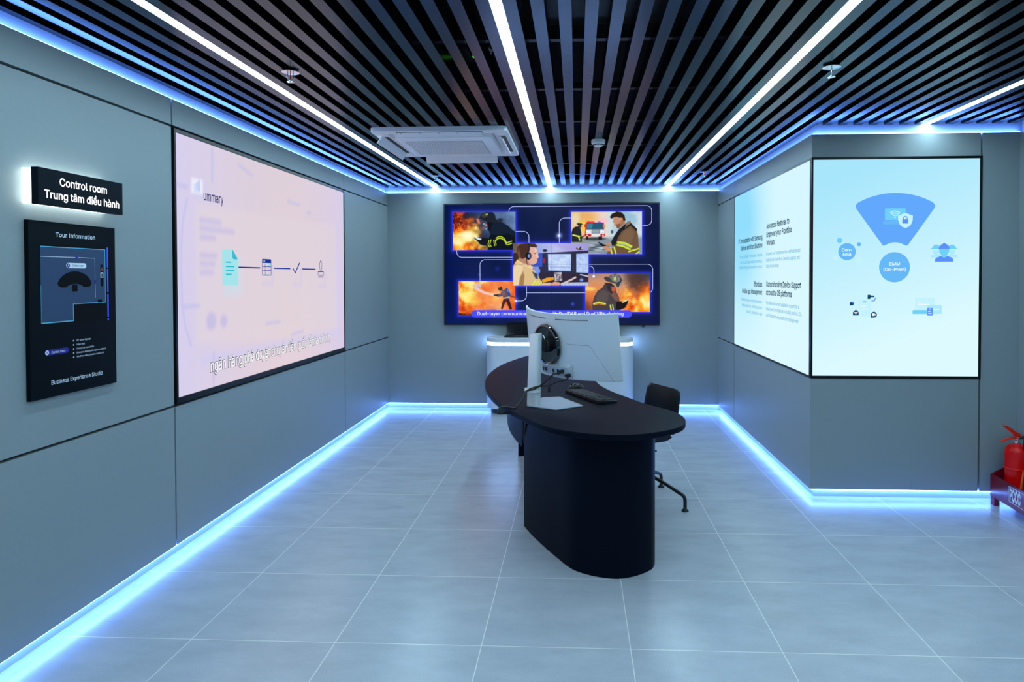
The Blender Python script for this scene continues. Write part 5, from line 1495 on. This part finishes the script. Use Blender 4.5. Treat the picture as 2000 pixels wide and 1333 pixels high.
# modesty panel along the outer curve
md = [p for p in ins if p.x < 1.30 and 1.27 < p.y < 2.9 and p.x < 1.35]
md.sort(key=lambda p: (p - Mid).dot(ca))
md = [p for p in md if -0.72 < (p - Mid).dot(ca) < 0.72]
inn = [p + Vector((0.018, 0.002)) for p in md]
G().prism(md + inn[::-1], 0.465, 0.7215).build('modesty_panel', M_['desk'], desk, smooth=40)

# ------------------------------------------------------------------ monitor
mx_, my_, mz_, yaw, tilt, roll, ic, mw, mh = 1.446, 1.143, 1.096, 0.742, 0.123, 0.021, 1.57, 0.870, 0.374
Rc = 1 / ic
fn = Vector((math.cos(yaw), math.sin(yaw), 0))
ur = Vector((-math.sin(yaw), math.cos(yaw), 0))
upv = Vector((0, 0, 1))
nv = fn * math.cos(tilt) + upv * math.sin(tilt)
vv = upv * math.cos(tilt) - fn * math.sin(tilt)
u2 = ur * math.cos(roll) + vv * math.sin(roll)
v2 = vv * math.cos(roll) - ur * math.sin(roll)
mc = Vector((mx_, my_, mz_))


def MP(s, t_, off=0.0):
    a = s * mw / Rc
    return mc + u2 * ((Rc + off) * math.sin(a)) + nv * (Rc - (Rc + off) * math.cos(a)) + v2 * (t_ * mh)


mon = thing('computer_monitor', (1.40, 1.18, 0.75), 'silver curved monitor seen from behind, standing on the black desk', 'monitor')


def shell(g, s0, s1, t0, t1, o0, o1, n=28, mi=0):
    rings = []
    for k in range(n + 1):
        s = s0 + (s1 - s0) * k / n
        rings.append([MP(s, t0, o0), MP(s, t0, o1), MP(s, t1, o1), MP(s, t1, o0)])
    g.loft(rings, mi=mi)


g = G()
shell(g, -0.5, 0.5, -0.5, 0.5, -0.013, 0.0)
g.build('back_cover', M_['silver'], mon, smooth=40, bevel=0.0025)
g = G()
shell(g, -0.497, 0.497, -0.495, 0.495, -0.0165, -0.0132)
g.build('screen', M_['bezel'], mon, smooth=40)
for (a, b, tt_) in ((0.047, 0.304, 0.413), (-0.304, -0.047, 0.413)):
    g = G()
    shell(g, a, b, tt_ - 0.008, tt_ + 0.008, -0.002, 0.0008, 14)
    g.build('vent_slot', M_['silver_dark'], mon)
g = G()
sl = [(-0.125, 0.05), (-0.20, 0.043), (-0.285, 0.037), (-0.296, 0.034), (-0.304, 0.026), (-0.36, -0.18), (-0.445, -0.498)]
sl2 = []
for (a0, b0), (a1, b1) in zip(sl, sl[1:]):
    sl2 += [(a0 + (a1 - a0) * k / 8, b0 + (b1 - b0) * k / 8) for k in range(8)]
pth = [MP(s, t_, 0.0012) for s, t_ in sl2 + sl[-1:]]
for i in range(len(pth) - 1):
    d_ = (pth[i + 1] - pth[i]).normalized()
    w_ = d_.cross(nv).normalized() * 0.0008
    g.ngon([pth[i] + w_, pth[i + 1] + w_, pth[i + 1] - w_, pth[i] - w_])
g.build('cover_seam', M_['silver_dark'], mon)
# round mount
DS = 0.048
an_ = DS * mw / Rc
nd = (nv * math.cos(an_) - u2 * math.sin(an_)).normalized()      # surface normal there
ud = v2.cross(nd).normalized()
dc = MP(DS, 0.008, 0.0)
ax = (ud, v2, -nd)
g = G().lathe(dc, [(0.118, -0.002), (0.121, 0.006), (0.117, 0.018), (0.108, 0.020), (0.104, 0.014), (0.060, 0.008), (0.0, 0.006)], 48, ax=ax)
g.build('mount_disc', M_['gloss_black'], mon, smooth=35)
g = G().lathe(dc, [(0.046, 0.006), (0.046, 0.024), (0.038, 0.032), (0.0, 0.034)], 32, ax=ax)
g.build('mount_hub', M_['black_plastic'], mon, smooth=35)
colb = Vector((1.338, 1.122, 0.757))
colt = Vector((1.338, 1.122, 1.165))
hub = dc - nd * 0.036
ae = Vector((colt.x + 0.012, colt.y + 0.012, 1.105))
sx_ = Vector((fn.x, fn.y, 0)).normalized()
sy_ = Vector((-sx_.y, sx_.x, 0))
g = G()
g.obox((hub + ae) / 2, ((hub - ae).normalized(), sy_, (hub - ae).normalized().cross(sy_)), ((hub - ae).length / 2 + 0.012, 0.026, 0.030))
g.build('mount_arm', M_['black_plastic'], mon, bevel=0.008)
pts = [hub + Vector((0, 0, 0.034)) + sy_ * (0.030 * math.cos(a)) + Vector((0, 0, 1)) * (0.026 * math.sin(a)) - sx_ * 0.01 for a in [math.pi * k / 10 for k in range(11)]]
G().tube(pts, 0.004, 8).build('cable_hook', M_['chrome'], mon, smooth=50)
# column: rounded flat bar
def col_ring(z, k):
    hw, hd = 0.044 * k, 0.022 * k
    o_ = rrect(-hd, -hw, hd, hw, 0.016 * k, 5)
    z_ = z
    return [Vector((colb.x, colb.y, z_)) + sx_ * (a + (z - 0.756) * 0.045) + sy_ * b + Vector((0, 0, (b * -0.14) if z > 1.0 else 0)) for a, b in o_]


g = G().loft([col_ring(0.756, 1.0), col_ring(0.9, 1.0), col_ring(1.160, 0.92), col_ring(1.164, 0.86)])
g.build('stand_column', M_['silver'], mon, smooth=30)
pl = [(1.300, 1.100), (1.468, 1.002), (1.474, 1.001), (1.619, 1.110), (1.622, 1.117), (1.486, 1.376), (1.480, 1.382), (1.376, 1.352)]
G().prism(pl, 0.7505, 0.7565).build('stand_base', M_['silver_plate'], mon, bevel=0.0015)
g = G()
rr_ = [Vector((colb.x, colb.y, 0)) + sx_ * (0.034 * math.cos(a) - 0.008) + sy_ * (0.058 * math.sin(a)) for a in [2 * math.pi * k / 28 for k in range(28)]]
ri_ = [Vector((colb.x, colb.y, 0)) + sx_ * (0.030 * math.cos(a) - 0.008) + sy_ * (0.054 * math.sin(a)) for a in [2 * math.pi * k / 28 for k in range(28)]]
zz = 0.842
n = 28
vs = [(p.x, p.y, z + zz) for z in (-0.008, 0.008) for p in rr_] + [(p.x, p.y, z + zz) for z in (-0.008, 0.008) for p in ri_]
fs = []
for k in range(n):
    j = (k + 1) % n
    fs += [(k, j, n + j, n + k), (2 * n + k, 3 * n + k, 3 * n + j, 2 * n + j), (n + k, n + j, 3 * n + j, 3 * n + k), (k, 2 * n + k, 2 * n + j, j)]
G().add(vs, fs).build('cable_clip', M_['white_plastic'], mon, smooth=40)
# port housing under the disc
g = G()
rings = []
for k in range(15):
    s = 0.135 - 0.30 * k / 14
    e = 1 - abs(k / 7 - 1) ** 3
    rings.append([MP(s, -0.46, 0.0005), MP(s, -0.44, 0.004 + 0.016 * e), MP(s, -0.31, 0.004 + 0.020 * e), MP(s, -0.27, 0.0005)])
g.loft(rings)
g.build('port_housing', M_['clear'], mon, smooth=40)
for s in (0.085, 0.055, -0.02, -0.06, -0.10):
    G().obox(MP(s, -0.375, 0.0235), (u2, v2, nv), (0.006, 0.010, 0.002)).build('port', M_['dark_gap'], mon)
# cables hang from the ports, pass the clip, lie on the desk, drop over its edge
clip = Vector((1.302, 1.098, 0.842))
pA = MP(-0.105, -0.355, 0.026)
pB = MP(-0.150, -0.415, 0.022)


def smooth_path(p, n=8):
    return catmull([Vector(q) for q in p], n, False)


tail = [(1.285, 1.075, 0.815), (1.255, 1.045, 0.772), (1.235, 1.040, 0.756), (1.205, 1.05, 0.757), (1.180, 1.062, 0.757), (1.152, 1.070, 0.752), (1.140, 1.058, 0.730), (1.150, 1.07, 0.716)]
k1 = [pA, pA - nv * 0.025 - vv * 0.012, (1.455, 1.04, 0.945), (1.395, 1.045, 0.890), (1.345, 1.065, 0.856), clip + Vector((-0.002, -0.006, 0))] + tail + [(1.262, 1.20, 0.706), (1.268, 1.23, 0.66), (1.268, 1.285, 0.52), (1.292, 1.345, 0.36), (1.32, 1.40, 0.10), (1.33, 1.42, 0.008)]
k2 = [pB, pB - nv * 0.025 - vv * 0.02, (1.475, 1.03, 0.905), (1.43, 1.04, 0.882), (1.365, 1.06, 0.872), clip + Vector((0.006, -0.010, 0.004))] + [(a + 0.006, b - 0.012, c_ + 0.0005) for a, b, c_ in tail] + [(1.284, 1.16, 0.706), (1.288, 1.20, 0.66), (1.276, 1.27, 0.52), (1.30, 1.355, 0.34), (1.335, 1.41, 0.10), (1.345, 1.43, 0.008)]
t = thing('display_cable', (1.3, 1.1, 0.75), 'black display cable plugged into the upper port of the monitor', 'cable', 'monitor cables')
G().tube(smooth_path(k1), 0.0046, 8).build('cord', M_['rubber'], t, smooth=60)
G().obox(pA - nv * 0.010, (u2, v2, nv), (0.010, 0.007, 0.014)).build('plug', M_['rubber'], t, bevel=0.002)
t = thing('power_cable', (1.3, 1.12, 0.75), 'black power cable plugged into the lower right port of the monitor', 'cable', 'monitor cables')
G().tube(smooth_path(k2), 0.0046, 8).build('cord', M_['rubber'], t, smooth=60)
G().obox(pB - nv * 0.010, (u2, v2, nv), (0.011, 0.009, 0.014)).build('plug', M_['rubber'], t, bevel=0.002)
t = thing('usb_cable', (1.42, 1.08, 0.86), 'thin black cable dangling below the port housing with a loose plug', 'cable')
pC = MP(-0.01, -0.41, 0.022)
G().tube(smooth_path([pC, pC - vv * 0.03 - nv * 0.006, (1.437, 1.045, 0.92), (1.432, 1.045, 0.872)]), 0.0016, 6).build('cord', M_['rubber'], t, smooth=60)
G().obox((1.431, 1.045, 0.858), ((1, 0.1, 0), (-0.1, 1, 0), (0, 0, 1)), (0.007, 0.006, 0.016)).build('plug', M_['rubber'], t, bevel=0.002)

# ------------------------------------------------------------------ keyboard and mouse
kb = thing('keyboard', (1.67, 1.39, 0.75), 'black full-size keyboard on the desk right of the monitor stand', 'keyboard')
ka, kbb, kc = Vector((1.508, 1.548, 0)), Vector((1.835, 1.240, 0)), Vector((1.706, 1.185, 0))
kx = (kc - ka).normalized()
ky = Vector((-kx.y, kx.x, 0))
kw, kd = (kc - ka).length + 0.015, 0.130
kz = 0.7505


def KP(a, b, z):
    return ka + kx * a + ky * b + Vector((0, 0, kz + z))


o_ = rrect(0, 0, kw, kd, 0.012, 4)
G().loft([[KP(a, b, 0.001) for a, b in o_], [KP(a, b, 0.020 - 0.008 * b / kd) for a, b in o_]]).build('case', M_['black_plastic'], kb, smooth=40, bevel=0.002)
mk = pbr('keycap', (0.022, 0.024, 0.028), 0.5)
for sec, (a0, a1, nc) in enumerate(((0.012, 0.295, 15), (0.303, 0.352, 3), (0.360, kw - 0.012, 4))):
    g = G()
    for r in range(6):
        if sec == 1 and r == 3:
            continue
        cw = (a1 - a0) / nc
        b0 = 0.010 + r * (kd - 0.020) / 6
        bh = (kd - 0.020) / 6
        k = 0
        while k < nc:
            span = 6 if (sec == 0 and r == 5 and k == 4) else 1
            x0_, x1_ = a0 + k * cw + 0.001, a0 + (k + span) * cw - 0.001
            zt_ = 0.0215 - 0.008 * b0 / kd
            i1 = 0.0015
            g.loft([[KP(x0_, b0 + 0.001, zt_ - 0.003), KP(x1_, b0 + 0.001, zt_ - 0.003), KP(x1_, b0 + bh - 0.001, zt_ - 0.003), KP(x0_, b0 + bh - 0.001, zt_ - 0.003)],
                    [KP(x0_ + i1, b0 + 0.001 + i1, zt_ + 0.003), KP(x1_ - i1, b0 + 0.001 + i1, zt_ + 0.003), KP(x1_ - i1, b0 + bh - 0.001 - i1, zt_ + 0.003), KP(x0_ + i1, b0 + bh - 0.001 - i1, zt_ + 0.003)]])
            k += span
    g.build('key_block', mk, kb)

ms = thing('computer_mouse', (1.575, 1.72, 0.75), 'black computer mouse behind the far end of the keyboard', 'mouse')
md_ = Vector((0.77, 0.64, 0)).normalized()
ml_ = Vector((-md_.y, md_.x, 0))
mo = Vector((1.580, 1.705, 0.7505))
rings = []
for k in range(13):
    t_ = k / 12
    a = -0.055 + 0.11 * t_
    wdt = 0.031 * (math.sin(math.pi * (0.08 + 0.84 * t_)) ** 0.45)
    ht = 0.036 * (math.sin(math.pi * (0.06 + 0.80 * t_ ** 0.8)) ** 0.7)
    rg = []
    for j in range(13):
        an = math.pi * j / 12
        rg.append(mo + md_ * a + ml_ * (wdt * math.cos(an)) + Vector((0, 0, max(0.001, ht * math.sin(an) ** 0.8))))
    rings.append(rg)
G().loft(rings).build('mouse_body', M_['mouse'], ms, smooth=60)
G().obox(mo + md_ * -0.030 + Vector((0, 0, 0.028)), (md_, ml_, (0, 0, 1)), (0.009, 0.003, 0.006)).build('scroll_wheel', M_['rubber'], ms, bevel=0.002)

# ------------------------------------------------------------------ chair
ch = thing('swivel_chair', (1.99, 1.74, 0), 'black shell swivel chair tucked under the inner side of the desk', 'chair')
cf = Vector((-0.895, -0.446, 0)).normalized()      # the way the chair faces
cl = Vector((-cf.y, cf.x, 0))
cc = Vector((1.925, 1.700, 0))


def CH(a, b, z):
    return cc + cf * a + cl * b + Vector((0, 0, z))


def shell_surface(g, prof, th):
    nb = 14
    top_, bot_ = [], []
    for i, (a, z, hw, cur, fw) in enumerate(prof):
        p0, p1 = prof[max(i - 1, 0)], prof[min(i + 1, len(prof) - 1)]
        d = Vector((p1[0] - p0[0], p1[1] - p0[1])).normalized()
        nrm = (d.y, -d.x)
        rt, rb = [], []
        for j in range(nb + 1):
            s = -1 + 2 * j / nb
            q = abs(s) ** 2.4
            aa = a - nrm[0] * cur * q + fw * q
            z2 = z - nrm[1] * cur * q
            rt.append(CH(aa, s * hw, z2))
            rb.append(CH(aa + nrm[0] * th, s * hw, z2 + nrm[1] * th))
        top_.append(rt)
        bot_.append(rb)
    rings = [t_ + b_[::-1] for t_, b_ in zip(top_, bot_)]
    g.loft(rings)


g = G()
shell_surface(g, [(0.225, 0.412, 0.15, 0.0, -0.02), (0.222, 0.434, 0.185, 0.0, -0.02), (0.195, 0.450, 0.205, 0.0, 0), (0.10, 0.450, 0.215, 0.004, 0), (0.0, 0.446, 0.218, 0.006, 0), (-0.09, 0.445, 0.215, 0.008, 0), (-0.135, 0.449, 0.212, 0.012, 0), (-0.165, 0.460, 0.209, 0.018, 0), (-0.184, 0.476, 0.206, 0.026, 0)], 0.040)
g.build('seat', M_['chair'], ch, smooth=50)
g = G()
shell_surface(g, [(-0.190, 0.480, 0.204, 0.028, 0), (-0.205, 0.520, 0.198, 0.034, 0), (-0.215, 0.580, 0.192, 0.040, 0), (-0.225, 0.650, 0.190, 0.042, 0), (-0.236, 0.710, 0.186, 0.042, 0), (-0.244, 0.745, 0.176, 0.040, 0), (-0.248, 0.760, 0.150, 0.032, 0)], 0.018)
g.build('backrest', M_['chair'], ch, smooth=50)
c0 = Vector((1.992, 1.742, 0))
G().lathe(c0, [(0.020, 0.13), (0.020, 0.30), (0.030, 0.31), (0.030, 0.39), (0.055, 0.395), (0.055, 0.412)], 20).build('column', M_['black_metal'], ch, smooth=35)
G().lathe(c0, [(0.030, 0.12), (0.044, 0.15), (0.044, 0.215), (0.024, 0.225)], 20).build('hub', M_['black_metal'], ch, smooth=35)
G().tube([c0 + Vector((0.02, -0.03, 0.392)), c0 + Vector((0.07, -0.15, 0.385)), c0 + Vector((0.095, -0.20, 0.385))], 0.006, 8).build('lever', M_['black_plastic'], ch, smooth=60)
for k, an in enumerate((-34.0, 56.0, 146.0, 236.0)):
    dx = Vector((math.cos(math.radians(an)), math.sin(math.radians(an)), 0))
    pth = [c0 + dx * 0.03 + Vector((0, 0, 0.205)), c0 + dx * 0.18 + Vector((0, 0, 0.155)), c0 + dx * 0.300 + Vector((0, 0, 0.108)), c0 + dx * 0.325 + Vector((0, 0, 0.095)), c0 + dx * 0.336 + Vector((0, 0, 0.074)), c0 + dx * 0.337 + Vector((0, 0, 0.022))]
    lg = G().tube(smooth_path(pth, 5), 0.0115, 12).build('leg', M_['black_metal'], ch, smooth=50)
    G().lathe(c0 + dx * 0.337, [(0.006, 0.028), (0.010, 0.018), (0.022, 0.008), (0.023, 0.001), (0.0, 0.0008)], 18).build('glide', M_['black_plastic'], lg, smooth=40)

# ------------------------------------------------------------------ counter with laptop
ct = thing('counter', (1.40, 4.55, 0), 'silver counter with rounded ends and a glowing band under the video wall', 'counter')


def stad(x0, x1, y0, y1, r):
    return rrect(x0, y0, x1, y1, r, 14)


SB = stad(0.598, 2.200, 4.410, 4.700, 0.140)
SI = stad(0.604, 2.194, 4.416, 4.700, 0.136)
SP_ = stad(0.640, 2.158, 4.445, 4.700, 0.115)
G().prism(SB, 0.056, 0.745).build('body', M_['counter'], ct, smooth=30)
G().prism(SP_, 0.0, 0.056).build('plinth', M_['plinth'], ct, smooth=30)
G().prism(SI, 0.7452, 0.7778).build('light_band', M_['counter_led'], ct, smooth=30)
G().prism(SB, 0.778, 0.825).build('countertop', M_['counter'], ct, smooth=30, bevel=0.003)
lp = thing('laptop', (0.95, 4.55, 0.826), 'black open laptop on the left end of the silver counter', 'laptop')
G().box((0.795, 4.475, 0.8255), (1.150, 4.655, 0.840)).build('laptop_base', M_['black_plastic'], lp, bevel=0.003)
G().obox((0.975, 4.652, 0.912), ((1, 0, 0), (0, 0.17, 0.985), (0, 0.985, -0.17)), (0.170, 0.073, 0.004)).build('laptop_lid', M_['gloss_black'], lp, bevel=0.002)
G().box((0.905, 4.485, 0.8402), (1.010, 4.535, 0.8408)).build('touchpad', M_['silver_dark'], lp)

# ------------------------------------------------------------------ fire extinguisher in its red stand
es = thing('extinguisher_stand', (4.38, 1.48, 0), 'dark red metal floor box lettered PCCC in the right corner', 'extinguisher stand')
ea = math.radians(5)
ex = Vector((math.cos(ea), -math.sin(ea), 0))      # depth, towards the side wall
ey = Vector((-math.sin(ea), -math.cos(ea), 0))     # along the wall, towards the camera
eo = Vector((4.288, 1.775, 0))


def EP(a, b, z):
    return eo + ex * a + ey * b + Vector((0, 0, z))


LB, DB = 0.62, 0.185
G().extr([EP(0, 0, 0.055), EP(0, LB, 0.055), EP(0, LB, 0.200), EP(0, 0, 0.200)], ex * 0.008).build('front_panel', M_['red_box'], es, bevel=0.0015)
for b in (0.0, LB - 0.008):
    G().extr([EP(0.008, b, 0.055), EP(DB, b, 0.055), EP(DB, b, 0.290), EP(0.140, b, 0.280), EP(0.008, b, 0.200)], ey * 0.008).build('end_panel', M_['red_box'], es, bevel=0.0015)
G().extr([EP(DB - 0.008, 0.008, 0.055), EP(DB - 0.008, LB - 0.008, 0.055), EP(DB - 0.008, LB - 0.008, 0.290), EP(DB - 0.008, 0.008, 0.290)], ex * 0.008).build('back_panel', M_['red_box'], es)
G().extr([EP(0.008, 0.008, 0.062), EP(DB - 0.008, 0.008, 0.062), EP(DB - 0.008, LB - 0.008, 0.062), EP(0.008, LB - 0.008, 0.062)], (0, 0, 0.006)).build('tray', M_['red_box'], es)
for (a, b) in ((0.002, 0.002), (0.002, LB - 0.047), (DB - 0.034, 0.002), (DB - 0.034, LB - 0.047)):
    G().extr([EP(a, b, 0.0), EP(a + 0.032, b, 0.0), EP(a + 0.032, b + 0.045, 0.0), EP(a, b + 0.045, 0.0)], (0, 0, 0.0545)).build('leg', M_['red_box'], es)
EU = lambda u, v, d=0.0: EP(-0.0008 - d, u, v)
ef = Flat(EU)
g = G()
bx = rrect(0.215, 0.089, 0.490, 0.182, 0.006, 3)
ef.line(g, bx + [bx[0]], 0.0035, 0.0004)
m_let = pbr('letter_grey', (0.86, 0.87, 0.92), 0.5)
g.build('label_frame', m_let, es)
g = G()
text(g, 'PCCC', EU(0.225, 0.101, 0.0006), ey, zv, 0.117, cap=0.070, bold=0.035)
g.build('lettering', m_let, es)

fe = thing('fire_extinguisher', (4.396, 1.688, 0.069), 'red fire extinguisher with black hose standing in the red floor box', 'fire extinguisher')
fc = Vector((4.398, 1.688, 0))
G().lathe(fc, [(0.060, 0.069), (0.066, 0.075), (0.067, 0.085), (0.067, 0.355), (0.066, 0.372), (0.058, 0.394), (0.040, 0.408), (0.022, 0.414), (0.018, 0.422)], 40).build('cylinder', M_['red_ext'], fe, smooth=40)
G().lathe(fc, [(0.016, 0.414), (0.018, 0.420), (0.018, 0.438), (0.013, 0.442), (0.013, 0.460)], 20).build('valve', M_['chrome'], fe, smooth=35)
hd = Vector((-0.93, -0.36, 0)).normalized()
hs = Vector((-hd.y, hd.x, 0))
g = G()
pf = [(0.012, 0.460, 0.013), (-0.010, 0.473, 0.013), (0.035, 0.493, 0.012), (0.080, 0.520, 0.010), (0.112, 0.536, 0.008)]
top_ = [(-0.022, 0.458), (-0.020, 0.480), (0.020, 0.498), (0.070, 0.528), (0.114, 0.546), (0.120, 0.540), (0.090, 0.520), (0.030, 0.480), (0.012, 0.460)]
g.extr([fc + hd * a + hs * -0.011 + Vector((0, 0, z)) for a, z in top_], hs * 0.022)
g.build('lever', M_['red_bright'], fe, bevel=0.003)
low_ = [(0.008, 0.446), (0.008, 0.458), (0.050, 0.464), (0.100, 0.456), (0.140, 0.444), (0.140, 0.440), (0.100, 0.449), (0.050, 0.454), (0.020, 0.448)]
G().extr([fc + hd * a + hs * -0.010 + Vector((0, 0, z)) for a, z in low_], hs * 0.020).build('carry_handle', M_['red_bright'], fe, bevel=0.002)
G().tube(smooth_path([fc + hd * 0.02 - hs * 0.016 + Vector((0, 0, 0.460)), fc + hd * 0.034 - hs * 0.022 + Vector((0, 0, 0.450)), fc + hd * 0.020 - hs * 0.024 + Vector((0, 0, 0.438))]), 0.0022, 8).build('pin', M_['chrome'], fe, smooth=50)
hz = [fc + Vector((0.010, -0.008, 0.452)), fc + Vector((0.045, -0.020, 0.468)), fc + Vector((0.052, -0.036, 0.488)), fc + Vector((0.034, -0.048, 0.494)), fc + Vector((0.016, -0.056, 0.476)), fc + Vector((0.008, -0.061, 0.440)), fc + Vector((0.006, -0.064, 0.392))]
G().tube(smooth_path(hz), 0.0085, 12).build('hose', M_['rubber'], fe, smooth=50)
g = G()
rng_ = [fc + Vector((0.0685 * math.cos(a), 0.0685 * math.sin(a), 0.262)) for a in [2 * math.pi * k / 40 for k in range(41)]]
g.tube(rng_, 0.0032, 8)
g.build('retaining_band', M_['red_bright'], fe, smooth=50)
g = G()
g.tube(smooth_path([fc + Vector((-0.004, -0.0720, 0.258)), fc + Vector((-0.014, -0.0735, 0.20)), fc + Vector((-0.022, -0.0720, 0.12))]), 0.006, 8)
g.build('nozzle', M_['orange'], fe, smooth=50)
